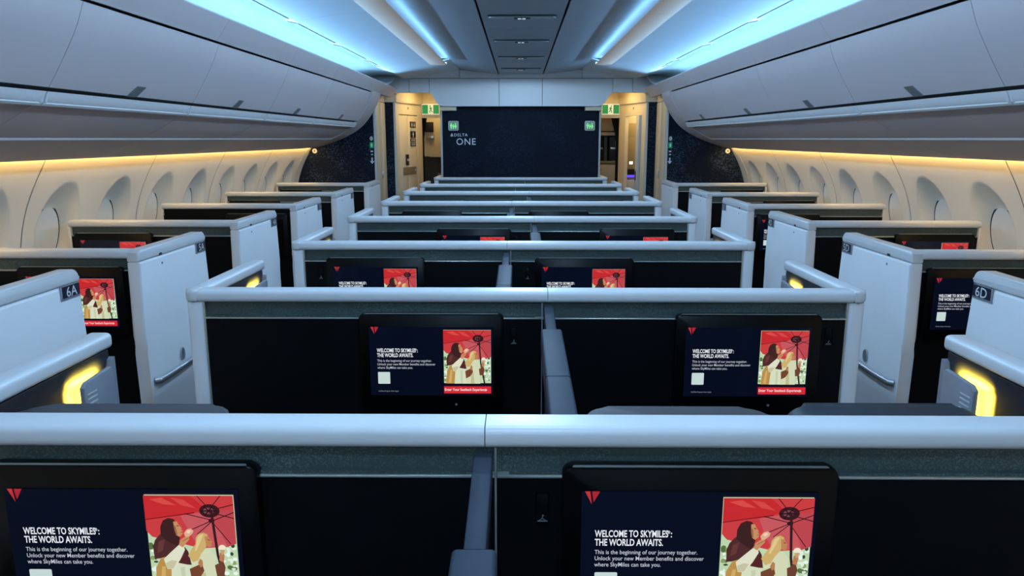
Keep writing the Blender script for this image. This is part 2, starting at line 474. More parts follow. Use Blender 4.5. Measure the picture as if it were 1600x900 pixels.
# ------------------------------------------------------------------ shared section lines (x is the distance out from the middle)
Z0 = 1.65
Y_BACK, Y_END = -3.0, 9.36
def sec(*pts): return [(x + 0.017, Z0 + h) for x, h in pts]
DOOR_LINE = spline(sec((1.567, 0.484), (1.60, 0.40), (1.65, 0.31), (1.70, 0.228), (1.728, 0.186)), 4)
LOWER_LINE = spline(sec((1.79, 0.128), (1.86, 0.085), (1.94, 0.040), (2.018, 0.004)), 3)
UNDER_LINE = spline(sec((2.026, -0.003), (2.14, -0.052), (2.28, -0.094), (2.365, -0.104)), 3)
END_LINE = spline(sec((1.556, 0.500), (1.578, 0.430), (1.622, 0.345), (1.698, 0.228), (1.800, 0.122), (1.945, 0.033), (2.11, -0.037), (2.27, -0.085), (2.365, -0.100)), 4)
FASCIA_LINE = spline(sec((1.575, 0.500), (1.548, 0.535), (1.520, 0.575), (1.500, 0.606)), 3)
LIP_LINE = sec((1.500, 0.606), (1.505, 0.614), (1.525, 0.612), (1.56, 0.585), (1.80, 0.575))
COVE_LINE = spline(sec((1.406, 0.728), (1.50, 0.747), (1.65, 0.757), (1.80, 0.740), (1.87, 0.690), (1.865, 0.62), (1.80, 0.58)), 4)
OUTER_LINE = spline(sec((1.398, 0.720), (1.25, 0.745), (1.10, 0.768), (0.945, 0.785)), 4)
INNER_LINE = spline(sec((0.945, 0.835), (0.80, 0.832), (0.65, 0.815), (0.45, 0.790), (0.248, 0.772)), 4)
SIDE_X = spline([(0.0, 2.55), (0.45, 2.66), (0.80, 2.680), (1.098, 2.639), (1.258, 2.597), (1.39, 2.539), (1.532, 2.459), (1.56, 2.447)], 8)   # (z, x)
def side_x(z):
    for (z0, x0), (z1, x1) in zip(SIDE_X, SIDE_X[1:]):
        if z <= z1: return x0 + (x1 - x0) * (z - z0) / (z1 - z0)
    return SIDE_X[-1][1]

BIN_Y = [1.57, 2.79, 4.01, 5.22, 6.44, 8.09, 8.56]
PANEL_Y = [-0.92 + 1.19 * k for k in range(9)]            # sidewall joints

# ------------------------------------------------------------------ floor, hull
tag(obj('floor', box('floor', (-2.9, -3.3, -0.06), (2.9, 13.0, 0.0)), 'carpet'), 'dark navy carpet of the cabin floor', 'floor', kind='structure')
rear = tag(obj('wall_rear', box('wall_rear', (-2.7, Y_BACK - 0.08, 0), (2.7, Y_BACK, 2.6)), 'side'), 'plain cream wall closing the cabin behind', 'wall', kind='structure')

# ------------------------------------------------------------------ sidewalls with window reveals
def sidewall_mesh(length, s):
    ny, nz = 96, 66
    z0, z1 = 0.70, 1.56
    bm = bmesh.new()
    g = []
    wins = (0.30, 0.885)
    for j in range(nz + 1):
        z = z0 + (z1 - z0) * j / nz
        row = []
        for i in range(ny + 1):
            y = 0.003 + (length - 0.006) * i / ny
            d = 0.0
            for yc in wins:
                ro = math.hypot((y - yc) / 0.195, (z - 1.115) / 0.295)
                ri = math.hypot((y - yc) / 0.128, (z - 1.105) / 0.182)
                if ro < 1:
                    t = 1.0 if ri <= 1 else (1 - ro) / max(1e-6, (1 - ro) + (ri - 1) * 0.62)
                    t = max(0.0, min(1.0, t))
                    d = 0.072 * (t ** 0.85)
            ed = min(y, length - y)
            if ed < 0.012: d += 0.006 * (1 - ed / 0.012)
            row.append(bm.verts.new((s * (side_x(z) + d), y, z)))
        g.append(row)
    for j in range(nz):
        for i in range(ny):
            bm.faces.new((g[j][i], g[j][i + 1], g[j + 1][i + 1], g[j + 1][i]))
    bmesh.ops.recalc_face_normals(bm, faces=bm.faces)
    bm.faces.ensure_lookup_table()
    if bm.faces[0].normal.x * s > 0:
        bmesh.ops.reverse_faces(bm, faces=bm.faces)
    return finish(bm, 'sidewall_panel', smooth=50, recalc=False)

def shade_mesh(s):
    bm = bmesh.new()
    rings = []
    n = 40
    tilt = (side_x(1.25) - side_x(0.95)) / 0.30
    for k, (q, dx) in enumerate(((1.0, 0.016), (1.0, 0.002), (0.965, -0.004), (0.6, -0.006), (0.0, -0.007))):
        if q == 0:
            rings.append([bm.verts.new((s * dx, 0, 0))]); continue
        rings.append([bm.verts.new((s * (dx + tilt * 0.172 * q * math.sin(2 * math.pi * i / n)), 0.119 * q * math.cos(2 * math.pi * i / n), 0.172 * q * math.sin(2 * math.pi * i / n))) for i in range(n)])
    for a, b in zip(rings, rings[1:]):
        for i in range(n):
            if len(b) == 1: bm.faces.new((a[i], a[(i + 1) % n], b[0]))
            else: bm.faces.new((a[i], a[(i + 1) % n], b[(i + 1) % n], b[i]))
    return finish(bm, 'window_shade', 40)

def shade_rim(s):
    bm = bmesh.new()
    tilt = (side_x(1.25) - side_x(0.95)) / 0.30
    n = 40
    rings = []
    for q, dx in ((0.99, 0.0035), (1.055, 0.0035), (1.055, 0.012), (0.99, 0.012)):
        rings.append([bm.verts.new((s * (dx - 0.006 + tilt * 0.172 * q * math.sin(2 * math.pi * i / n)), 0.119 * q * math.cos(2 * math.pi * i / n), 0.172 * q * math.sin(2 * math.pi * i / n))) for i in range(n)])
    rings.append(rings[0])
    for a, b in zip(rings, rings[1:]):
        for i in range(n):
            bm.faces.new((a[i], a[(i + 1) % n], b[(i + 1) % n], b[i]))
    return finish(bm, 'shade_gap', 40)

for s, side in ((-1, 'left'), (1, 'right')):
    wl = empty('wall_' + side, (0, 0, 0))
    tag(wl, 'cream cabin sidewall with oval window reveals on the %s side' % side, 'wall', kind='structure')
    pm = sidewall_mesh(1.19, s); sm = shade_mesh(s); rm = shade_rim(s)
    for y in PANEL_Y[:-1]:
        p = obj('sidewall_panel', pm, 'side', wl, (0, y, 0))
        for yc in (0.30, 0.885):
            obj('window_shade', sm, 'shade', p, (s * (side_x(1.105) + 0.066), yc, 1.105))
            obj('window_gap', rm, 'gap', p, (s * (side_x(1.105) + 0.066), yc, 1.105))
    last = prism('sidewall_end', [(s * (x + (0 if k < 1 else 0)), z) for k, (z, x) in enumerate(SIDE_X)] + [(s * 2.72, 1.56), (s * 2.72, 0)], PANEL_Y[-1] + 0.003, 8.80)
    obj('sidewall_panel', last, 'side', wl)
    low = prism('dado_panel', [(s * x, z) for z, x in SIDE_X if z <= 0.72] + [(s * 2.70, 0.70), (s * 2.70, 0)], Y_BACK, PANEL_Y[-1])
    obj('dado_panel', low, 'side', wl)
    obj('hull_skin', box('hull_skin', (s * 2.76, Y_BACK, 0), (s * 2.80, 12.8, 2.6)), 'cabin', wl)
    behind = prism('sidewall_rear_run', [(s * x, z) for z, x in SIDE_X if z >= 0.7] + [(s * 2.68, 1.56), (s * 2.68, 0.70)], Y_BACK, PANEL_Y[0] - 0.003)
    obj('sidewall_panel', behind, 'side', wl)
    # warm led along the top of the sidewall, in the slot behind the bins
    led = box('wash_light', (s * 2.388, Y_BACK, 1.563), (s * 2.430, 8.74, 1.568))
    obj('wash_light', led, 'wash_led', wl)
    obj('wash_housing', box('wash_housing', (s * 2.375, Y_BACK, 1.570), (s * 2.70, 8.76, 1.60)), 'gap', wl)

# ------------------------------------------------------------------ overhead bins
ORD = ['first', 'second', 'third', 'fourth', 'fifth', 'sixth']
def make_bin(s, L, end=False):
    """meshes of one bin, y from 0 to L"""
    g = 0.0022
    r = {}
    r['door'] = sheet('bin_door', mir(DOOR_LINE, s), 0.022 * s, g, L - g)
    r['lower_panel'] = sheet('lower_panel', mir(LOWER_LINE, s), 0.016 * s, g, L - g)
    r['underside'] = sheet('underside', mir(UNDER_LINE, s), 0.014 * s, g, L - g)
    led = sec((1.735, 0.172), (1.742, 0.160), (1.752, 0.138), (1.764, 0.129), (1.778, 0.128), (1.786, 0.134), (1.800, 0.150), (1.80, 0.172))
    r['ledge_rail'] = prism('ledge_rail', mir(led, s), g * 2, L - g * 2)
    bead = sec((1.760, 0.136), (1.758, 0.128), (1.766, 0.121), (1.780, 0.120), (1.788, 0.128), (1.78, 0.136))
    r['ledge_bead'] = prism('ledge_bead', mir(bead, s), g * 2, L - g * 2)
    bead2 = sec((2.012, 0.004), (2.016, -0.004), (2.03, -0.008), (2.04, -0.004), (2.035, 0.004))
    r['lower_bead'] = prism('lower_bead', mir(bead2, s), g, L - g)
    r['fascia'] = sheet('fascia', mir(FASCIA_LINE + LIP_LINE[1:4], s), 0.008 * -s, g * 0.6, L - g * 0.6)
    core = [(x + 0.05, z + 0.0) for x, z in DOOR_LINE] + [(x + 0.035, z + 0.012) for x, z in LOWER_LINE] + sec((2.07, 0.012), (2.35, -0.05), (2.36, 0.48))
    r['body'] = prism('bin_body', mir(core, s), 0.0, L)
    return r

def latch_mesh(s):
    # flap set in the lower edge of the door, following its slope
    a = Vector((1.6985 + 0.017, 0, Z0 + 0.231)); b = Vector((1.7285 + 0.017, 0, Z0 + 0.1865))
    n = Vector((-(a.z - b.z), 0, (a.x - b.x))).normalized()
    bm = bmesh.new()
    pts = []
    for (base, dy0, dy1) in ((a, 0.045, 0.115), (b, 0.0, 0.075)):
        pts.append((base, dy0)); pts.append((base, dy1))
    q = [pts[0], pts[1], pts[3], pts[2]]
    lo = [bm.verts.new((s * (p.x + n.x * 0.001), y - 0.06, p.z + n.z * 0.001)) for p, y in q]
    hi = [bm.verts.new((s * (p.x + n.x * 0.006), y - 0.06, p.z + n.z * 0.006)) for p, y in q]
    bm.faces.new(lo); bm.faces.new(hi[::-1])
    for i in range(4):
        bm.faces.new((lo[i], hi[i], hi[(i + 1) % 4], lo[(i + 1) % 4]))
    return finish(bm, 'latch', 20)

for s, side in ((-1, 'left'), (1, 'right')):
    lat = latch_mesh(s)
    for i in range(len(BIN_Y) - 1):
        y0, y1 = BIN_Y[i], BIN_Y[i + 1]
        L = y1 - y0
        end = i == len(BIN_Y) - 2
        b = empty('overhead_bin', (0, y0, 0))
        where = ['nearest, cut off by the corner of the picture', 'biggest whole door, with grey latch', 'next beyond the biggest whole door',
                 'between the third and the long far bin', 'long bin before the narrow end trim', 'narrow blank end piece against the navy bulkhead'][i]
        tag(b, '%s white overhead bin on the %s: %s' % (ORD[i], side, where), 'overhead bin', 'overhead bins along the cabin')
        r = make_bin(s, L, end)
        if end:
            for m_ in ('door', 'lower_panel', 'underside', 'ledge_rail', 'ledge_bead', 'lower_bead', 'body'):
                bpy.data.meshes.remove(r[m_])
            obj('end_panel', sheet('end_panel', mir(END_LINE, s), 0.02 * s, 0.003, L), 'bin', b)
            obj('end_cap', sheet('end_cap', mir([(x + 0.004, z + 0.004) for x, z in END_LINE], s), 0.09 * s, L - 0.012, L - 0.002), 'bin', b)
        else:
            obj('bin_body', r['body'], 'gapg', b)
            obj('bin_door', r['door'], 'bin', b)
            obj('lower_panel', r['lower_panel'], 'bin', b)
            obj('underside_panel', r['underside'], 'bin', b)
            obj('ledge_rail', r['ledge_rail'], 'ledge', b)
            obj('ledge_bead', r['ledge_bead'], 'rail', b)
            obj('lower_bead', r['lower_bead'], 'rail', b)
            obj('latch', lat, 'latch', b, (0, L * 0.5, 0))
            for k in (0.012, L - 0.012):
                obj('rail_clip', prism('rail_clip', mir(sec((1.738, 0.170), (1.752, 0.132), (1.776, 0.122), (1.795, 0.124), (1.80, 0.172)), s), k - 0.006, k + 0.006), 'rail', b)
        f = obj('fascia', r['fascia'], 'bin', b)
    # the run behind the camera and the lip that goes on to the header
    rest = [(x, z) for x, z in DOOR_LINE + LOWER_LINE + UNDER_LINE] + sec((2.40, 0.49))
    t = obj('trim_%d' % (1 if s < 0 else 2), prism('bin_run', mir(rest, s), Y_BACK, BIN_Y[0] - 0.004), 'bin')
    tag(t, 'overhead bins going on behind the viewpoint on the %s' % side, 'trim', kind='structure')
    obj('fascia', sheet('fascia', mir(FASCIA_LINE + LIP_LINE[1:4], s), 0.008 * -s, Y_BACK, BIN_Y[0] - 0.003), 'bin', t)
    obj('fascia', sheet('fascia', mir(FASCIA_LINE + LIP_LINE[1:4], s), 0.008 * -s, BIN_Y[-1] + 0.003, Y_END - 0.015), 'bin', t)
    obj('soffit', prism('soffit', mir(sec((1.575, 0.500), (1.60, 0.500), (1.80, 0.56), (1.80, 0.58), (1.56, 0.58)), s), BIN_Y[-1] + 0.006, Y_END - 0.02), 'bin', t)

# ------------------------------------------------------------------ ceiling
ceiling = tag(empty('ceiling'), 'white vaulted cabin ceiling washed blue by its cove lights', 'ceiling', kind='structure')
obj('hull_top', box('hull_top', (-2.8, Y_BACK, 2.60), (2.8, 12.8, 2.66)), 'cabin', ceiling)
CY = [-3.0, -1.61, -0.42, 0.77, 1.96, 3.15, 4.34, 5.53, 6.72, 7.92, 9.33]       # joints of the middle panels
OY = [-3.0, -1.10, 0.09, 1.28, 2.47, 3.66, 4.85, 6.04, 7.23, 7.78, 9.33]        # joints of the outer panels
VENT_Y = [-2.16, -0.97, 0.22, 1.41, 2.60, 3.79, 4.98, 6.17, 7.38, 8.57]
def fill_spot(parent, y, k):  # unseen fill light hung below a vent, not a cabin lamp
    sp = bpy.data.lights.new('fill_spot', 'SPOT')
    sp.energy = SPOT[1] * k; sp.color = SPOT[0]; sp.spot_size = R(179); sp.spot_blend = 0.04; sp.shadow_soft_size = 0.06
    so = bpy.data.objects.new('fill_spot', sp); C.objects.link(so); so.parent = parent
    so.location = (0, y, 2.37)
def vent(parent, y):
    v = obj('air_vent', prism('air_vent', round_rect(-0.215, -0.036, 0.215, 0.036, 0.034), -0.010, 0.006, 'z', bev=0.004), 'ceilc', parent, (0, y, 2.418))
    # raised black strip painted as the slot's shade; the dark outlet in the middle
    obj('vent_slot', prism('vent_slot', round_rect(-0.222, -0.066, 0.222, -0.022, 0.02), -0.0045, 0.004, 'z'), 'gap', v)
    obj('vent_outlet', box('vent_outlet', (-0.052, -0.028, -0.0135), (0.052, 0.020, -0.008)), 'gap', v)
    bm = bmesh.new()
    for x in (-0.016, 0.012):
        add_box(bm, (x - 0.012, -0.016, -0.017), (x + 0.010, 0.008, -0.012), 0.002, 1)
    obj('vent_light', finish(bm, 'vent_light'), 'vent_lamp', v)
    fill_spot(parent, y, 0.3 if y > 8 else 1.0)
for a, b in zip(CY, CY[1:]):
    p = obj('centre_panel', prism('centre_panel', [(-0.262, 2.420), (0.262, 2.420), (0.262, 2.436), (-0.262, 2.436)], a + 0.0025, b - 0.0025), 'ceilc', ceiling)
    for y in VENT_Y:
        if a < y < b: vent(p, y)
for s in (-1, 1):
    for a, b in zip(CY, CY[1:]):
        a2, b2 = a - 0.0, b - 0.0
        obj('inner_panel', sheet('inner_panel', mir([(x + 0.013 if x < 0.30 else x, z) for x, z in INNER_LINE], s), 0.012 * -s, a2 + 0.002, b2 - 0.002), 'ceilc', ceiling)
    for a, b in zip(OY, OY[1:]):
        obj('outer_panel', sheet('outer_panel', mir(OUTER_LINE, s), 0.012 * -s, a + 0.002, b - 0.002), 'ceil', ceiling)
        if True:
            c = obj('cove_panel', sheet('cove_panel', mir(COVE_LINE, s), 0.012 * s, a + 0.002, b - 0.002), 'cove', ceiling)
            v0 = sec((1.432, 0.7330), (1.500, 0.7468))
            obj('cove_vent', prism('cove_vent', mir([(v0[0][0], v0[0][1] - 0.005), (v0[1][0], v0[1][1] - 0.005), (v0[1][0], v0[1][1] + 0.008), (v0[0][0], v0[0][1] + 0.008)], s), a + 0.16, min(b, 7.95) - 0.03), 'lampg', c)
    # cove led, in the trough behind the lip
    obj('cove_light', prism('cove_light', mir(sec((1.645, 0.597), (1.72, 0.597), (1.72, 0.592), (1.645, 0.592)), s), Y_BACK + 0.05, 8.49), 'cove_led', ceiling)
    al = bpy.data.lights.new('cove_lamp', 'AREA')
    al.shape = 'RECTANGLE'; al.size = 8.62 - Y_BACK - 0.1; al.size_y = 0.02
    al.color = GRAZE[0]; al.energy = GRAZE[1]; al.spread = R(75)
    lo = bpy.data.objects.new('cove_lamp', al); C.objects.link(lo); lo.parent = ceiling
    zax = -Vector((-s * math.cos(R(19)), 0, math.sin(R(19))))
    xax = Vector((0, 1, 0)); yax = zax.cross(xax)
    lo.matrix_world = Matrix.Translation((s * (1.625 + 0.017), (8.62 + Y_BACK) / 2, Z0 + 0.606)) @ Matrix((xax, yax, zax)).transposed().to_4x4()
    obj('cove_floor', prism('cove_floor', mir(sec((1.545, 0.588), (1.88, 0.588), (1.88, 0.575), (1.545, 0.575)), s), Y_BACK, 9.30), 'cove', ceiling)
    obj('cove_back', prism('cove_back', mir(sec((1.90, 0.50), (1.92, 0.50), (1.92, 0.80), (1.90, 0.80)), s), Y_BACK, 9.3), 'cabin', ceiling)
    # closed end of the cove and the plain run to the header
    sl = spline([(8.52, Z0 + 0.600), (8.75, Z0 + 0.625), (9.00, Z0 + 0.672), (9.20, Z0 + 0.730), (9.30, Z0 + 0.765)], 4)
    xa, xb = sorted((s * 1.515, s * 1.895))
    obj('cove_end', prism('cove_end', sheet_pts(sl, -0.008), xa, xb, 'x'), 'ceil', ceiling)
    # hanging bar with its led on the inboard side
    for a, b in zip(OY[:-3] + [7.23], OY[1:-2] + [8.0]):
        bar = [(0.957, 2.4185), (0.945, 2.412), (0.86, 2.4085), (0.785, 2.409), (0.774, 2.4125), (0.774, 2.4155), (0.957, 2.4285)]
        endb = b >= 7.9
        bm = bmesh.new()
        add_prism(bm, mir(bar, s), a + 0.0015, b - 0.0015)
        if endb:
            # rounded nose
            nose = [(0.8645 + 0.0925 * math.cos(R(180 - 180 * k / 10)), b - 0.002 + 0.075 * math.sin(R(180 * k / 10))) for k in range(11)]
            add_prism(bm, mir(nose, s), 2.4105, 2.428, 'z')
        obj('ceiling_bar', finish(bm, 'ceiling_bar'), 'bar', ceiling)
    obj('bar_light', prism('bar_light', mir([(0.800, 2.4215), (0.777, 2.4175), (0.777, 2.4165), (0.800, 2.4185)], s), Y_BACK + 0.05, 8.02), 'strip_led', ceiling)
    arc = [(0.8645 + 0.082 * math.cos(R(180 - 180 * k / 12)), 8.02 + 0.066 * math.sin(R(180 * k / 12))) for k in range(13)]
    arc2 = [(0.8645 + 0.070 * math.cos(R(180 * k / 12)), 8.02 + 0.054 * math.sin(R(180 * k / 12))) for k in range(13)]
    obj('bar_light', prism('bar_light', mir(arc + arc2, s), 2.4285, 2.4325, 'z'), 'nose_led', ceiling)
    obj('bar_mount', prism('bar_mount', mir([(0.89, 2.428), (0.950, 2.430), (0.950, 2.482), (0.89, 2.482)], s), Y_BACK, 8.0), 'ceil', ceiling)
    obj('bar_end_panel', sheet('bar_end_panel', mir(spline([(0.962, 2.4355), (0.86, 2.452), (0.74, 2.476)], 4), s), 0.006 * -s, 8.09, 9.33), 'ceil', ceiling)

# ------------------------------------------------------------------ front: header, bulkheads
front = tag(empty('wall_front'), 'front bulkhead wall with navy panels under a white header', 'wall', kind='structure')
HY = Y_END
def header(name, x0, x1, z0, z1, cornerl=0, cornerr=0):
    pts = []
    if cornerl:
        pts += [(x0, z1), (x0, 2.20)]
        pts += [(x0 + 0.03, 2.185), (x0 + 0.055, 2.14), (x0 + 0.085, 2.085), (x0 + 0.12, z0 + 0.012), (x0 + 0.17, z0)]
    else:
        pts += [(x0, z1), (x0, z0)]
    if cornerr:
        pts += [(x1 - 0.17, z0), (x1 - 0.12, z0 + 0.012), (x1 - 0.085, 2.085), (x1 - 0.055, 2.14), (x1 - 0.03, 2.185), (x1, 2.20), (x1, z1)]
    else:
        pts += [(x1, z0), (x1, z1)]
    obj(name, prism(name, pts, HY, HY + 0.05), 'ceil', front)
header('header_panel', -1.12, -0.268, 2.045, 2.372, cornerl=1)
header('header_panel', -0.262, 0.262, 2.045, 2.372)
header('header_panel', 0.268, 1.12, 2.045, 2.372, cornerr=1)
for s in (-1, 1):
    a, b = sorted((s * 1.126, s * 1.365))
    header('header_panel', a, b, 2.207, 2.372)
    a, b = sorted((s * 1.371, s * 1.88))
    header('header_panel', a, b, 2.207, 2.425)
    obj('header_backing', prism('header_backing', mir([(1.38, 2.31), (1.60, 2.20), (1.60, 2.31)], s), HY + 0.02, HY + 0.06), 'ceil', front)
# rounded band between header and ceiling
for x0, x1 in ((-1.365, -0.75), (-0.744, 0.744), (0.75, 1.365)):
    line = [(HY + 0.004, 2.376), (HY - 0.012, 2.388), (HY - 0.030, 2.415), (HY - 0.036, 2.470)]
    obj('header_band', prism('header_band', sheet_pts(spline(line, 3), -0.01), x0, x1, 'x'), 'ceil', front)
obj('header_soffit', box('header_soffit', (-1.0, HY + 0.05, 2.045), (1.0, 9.52, 2.06)), 'cabin', front)
# centre navy bulkhead with light edge trims
cb = obj('bulkhead_panel', box('bulkhead_panel', (-0.985, 9.52, 0.0), (0.985, 9.58, 2.045)), 'navyc', front)
for s in (-1, 1):
    obj('edge_trim', box('edge_trim', (s * 0.986, 9.515, 0.0), (s * 1.010, 9.585, 2.0), 0.006, 2), 'pale', front)
    obj('corner_beam', prism('corner_beam', mir([(0.80, 2.045), (0.80, 1.995), (1.005, 1.995), (1.005, 2.045)], s), HY + 0.055, 9.51), 'cream', front)
# lettering on the navy panel
lt = text_mesh('ONE', 0.115, 0.004, 0.98, 'LEFT', 1.12)
obj('lettering', lt, 'ink', cb, (-0.815, 9.5185, 1.578))
ld = text_mesh('DELTA', 0.050, 0.012, 1.0, 'LEFT', 1.22)
obj('lettering', ld, 'ink', cb, (-0.842, 9.5185, 1.683))
bm = bmesh.new()
for tri in (((-0.888, 1.683), (-0.868, 1.724), (-0.868, 1.694)), ((-0.866, 1.724), (-0.848, 1.683), (-0.866, 1.693)), ((-0.884, 1.681), (-0.867, 1.690), (-0.850, 1.681))):
    add_prism(bm, tri, 9.5175, 9.519)
obj('emblem', finish(bm, 'emblem', 0), 'ink', cb)

def person_icon(bm, cx, z0, h, y0, y1, skirt=False):
    add_prism(bm, ellipse(cx, z0 + h * 0.88, h * 0.11, h * 0.11, 12), y0, y1)
    if skirt:
        add_prism(bm, [(cx - h * 0.10, z0 + h * 0.74), (cx + h * 0.10, z0 + h * 0.74), (cx + h * 0.24, z0 + h * 0.28), (cx + h * 0.10, z0 + h * 0.28), (cx + h * 0.09, z0), (cx - h * 0.09, z0), (cx - h * 0.10, z0 + h * 0.28), (cx - h * 0.24, z0 + h * 0.28)], y0, y1)
    else:
        add_prism(bm, [(cx - h * 0.20, z0 + h * 0.74), (cx + h * 0.20, z0 + h * 0.74), (cx + h * 0.20, z0 + h * 0.38), (cx + h * 0.12, z0 + h * 0.38), (cx + h * 0.11, z0), (cx - h * 0.11, z0), (cx - h * 0.12, z0 + h * 0.38), (cx - h * 0.20, z0 + h * 0.38)], y0, y1)

def lav_sign(x, side):
    o = obj('lavatory_sign', prism('lavatory_sign', round_rect(-0.065, -0.06, 0.065, 0.06, 0.018), -0.018, 0.0, bev=0.003), 'pale', None, (x, 9.519, 1.812))
    tag(o, 'small lit lavatory sign with green figures near the %s edge of the navy bulkhead' % side, 'sign', 'lavatory signs')
    obj('sign_face', prism('sign_face', round_rect(-0.047, -0.045, 0.047, 0.045, 0.008), -0.0195, -0.017), 'lavglow', o)
    bm = bmesh.new()
    person_icon(bm, -0.028, -0.036, 0.072, -0.021, -0.019)
    person_icon(bm, 0.0, -0.036, 0.058, -0.021, -0.019)
    person_icon(bm, 0.028, -0.036, 0.072, -0.021, -0.019, True)
    obj('pictogram', finish(bm, 'pictogram', 0), 'lavink', o)
lav_sign(-0.845, 'left'); lav_sign(0.868, 'right')

# side navy bulkheads, closets, corner strips, entry walls (left and right)
def side_front(s, side):
    # bulkhead panel between window wall and aisle; its top follows the bins
    top = [(x, z) for x, z in DOOR_LINE[2:] + LOWER_LINE + UNDER_LINE]
    outline = [(1.715, 0.0), (1.715, 2.02)] + [(1.715, 2.13), (2.3, 2.13), (2.62, 1.60), (2.66, 0.8), (2.56, 0.0)]
    nb = obj('bulkhead_panel', prism('side_bulkhead', mir(outline, s), 8.80, 8.85), 'navy', front)
    obj('edge_trim', box('edge_trim', (s * 1.690, 8.785, 0.0), (s * 1.716, 8.86, 2.12), 0.006, 2), 'pale', front)
    # placards down the aisle edge: round, green, pale marks and an arrow
    x = s * 1.745
    bm = bmesh.new(); add_prism(bm, ellipse(x, 1.655, 0.019, 0.026, 16), 8.795, 8.799)
    obj('placard', finish(bm, 'placard'), 'pale', nb)
    obj('placard', box('placard', (x - 0.022, 8.795, 1.545), (x + 0.022, 8.799, 1.612)), 'green', nb)
    bm = bmesh.new(); person_icon(bm, x, 1.555, 0.048, 8.7935, 8.796)
    add_box(bm, (x - 0.014, 8.7955, 1.50), (x + 0.014, 8.799, 1.515))
    add_box(bm, (x - 0.010, 8.7955, 1.465), (x + 0.012, 8.799, 1.478))
    ar = [(x - 0.008, 1.435), (x + 0.008, 1.435), (x + 0.008, 1.395), (x + 0.026, 1.395), (x, 1.362), (x - 0.026, 1.395), (x - 0.008, 1.395)]
    add_prism(bm, ar, 8.7955, 8.799)
    obj('placard_print', finish(bm, 'placard_print', 0), 'ink', nb)
    # closet: two cream doors along the aisle
    cl = empty('closet', (s * 1.70, 9.1, 0))
    tag(cl, 'cream closet with two narrow doors beside the %s aisle, behind the navy bulkhead' % side, 'closet', 'closets beside the front aisles')
    def B(name, a, b, m, parent=cl, bev=0.0):
        return obj(name, box(name, (a[0] - s * 1.70, a[1] - 9.1, a[2]), (b[0] - s * 1.70, b[1] - 9.1, b[2]), bev, 2), m, parent)
    B('closet_body', (s * 1.715, 8.87, 0.0), (s * 2.40, 9.50, 2.24), 'cream')
    for y0, y1, hy in ((8.875, 9.175, 9.15), (9.185, 9.485, 9.21)):
        d = B('closet_door', (s * 1.695, y0, 0.05), (s * 1.714, y1, 2.085), 'cream', cl, 0.004)
        B('door_handle', (s * 1.686, hy - 0.008, 1.18), (s * 1.696, hy + 0.008, 1.26), 'steel', d, 0.003)
    B('top_rail', (s * 1.700, 8.875, 2.095), (s * 1.714, 9.485, 2.235), 'cream')
    # narrow navy strip facing aft, with pale trim
    obj('bulkhead_strip', box('bulkhead_strip', (s * 1.60, 9.53, 0.0), (s * 1.71, 9.56, 2.10)), 'navy', front)
    obj('strip_head', box('strip_head', (s * 1.56, 9.525, 2.103), (s * 1.72, 9.56, 2.30)), 'cream', front)
    obj('edge_trim', box('edge_trim', (s * 1.570, 9.51, 0.0), (s * 1.600, 9.57, 2.10), 0.006, 2), 'pale', front)
    # round white button on the navy panel
    bt = obj('attendant_light', prism('attendant_light', ellipse(0, 0, 0.028, 0.028, 24), -0.014, 0.0, bev=0.003), 'shade', None, (s * 2.415, 8.798, 1.512))
    tag(bt, 'round cream call light on the %s navy bulkhead, just under the bins' % side, 'light', 'call lights on the bulkheads')
    obj('light_core', prism('light_core', ellipse(0, 0, 0.009, 0.009, 14), -0.016, -0.013), 'latch', bt)
side_front(-1, 'left'); side_front(1, 'right')

# entry: soffit, slanted lavatory walls, doorways
for s in (-1, 1):
    obj('entry_ceiling', prism('entry_ceiling', mir([(0.9, 2.27), (2.0, 2.27), (2.0, 2.30), (0.9, 2.30)], s), HY + 0.06, 12.6), 'cream', front)
    obj('entry_light', box('entry_light', (s * 1.10, 9.62, 2.262), (s * 1.30, 9.95, 2.269)), 'entry_led', front)
    obj('entry_light', box('entry_light', (s * 1.15, 11.0, 2.262), (s * 1.30, 11.4, 2.269)), 'entry_led', front)
    obj('door_head', box('door_head', (s * 1.015, 10.32, 1.93), (s * 1.40, 10.37, 2.27)), 'cream', front)
    obj('inner_wall', box('inner_wall', (s * 0.93, 9.60, 0), (s * 0.985, 12.6, 2.27)), 'cream', front)
    obj('door_post', box('door_post', (s * 1.372, 10.30, 0), (s * 1.42, 10.37, 1.93)), 'cream', front)
obj('end_wall', box('end_wall', (-2.6, 12.6, 0), (2.6, 12.7, 2.6)), 'khaki', front)

def lav_wall(s):
    """frame of the slanted wall: origin at its aft edge, local +x runs along it"""
    a = Vector((s * 1.585, 9.56, 0)); b = Vector((s * 1.345, 10.34, 0))
    d = (b - a); L = d.length
    r = empty('lavatory', a)
    ang = math.atan2(d.y, d.x)
    r.rotation_euler = (0, 0, ang)
    return r, L
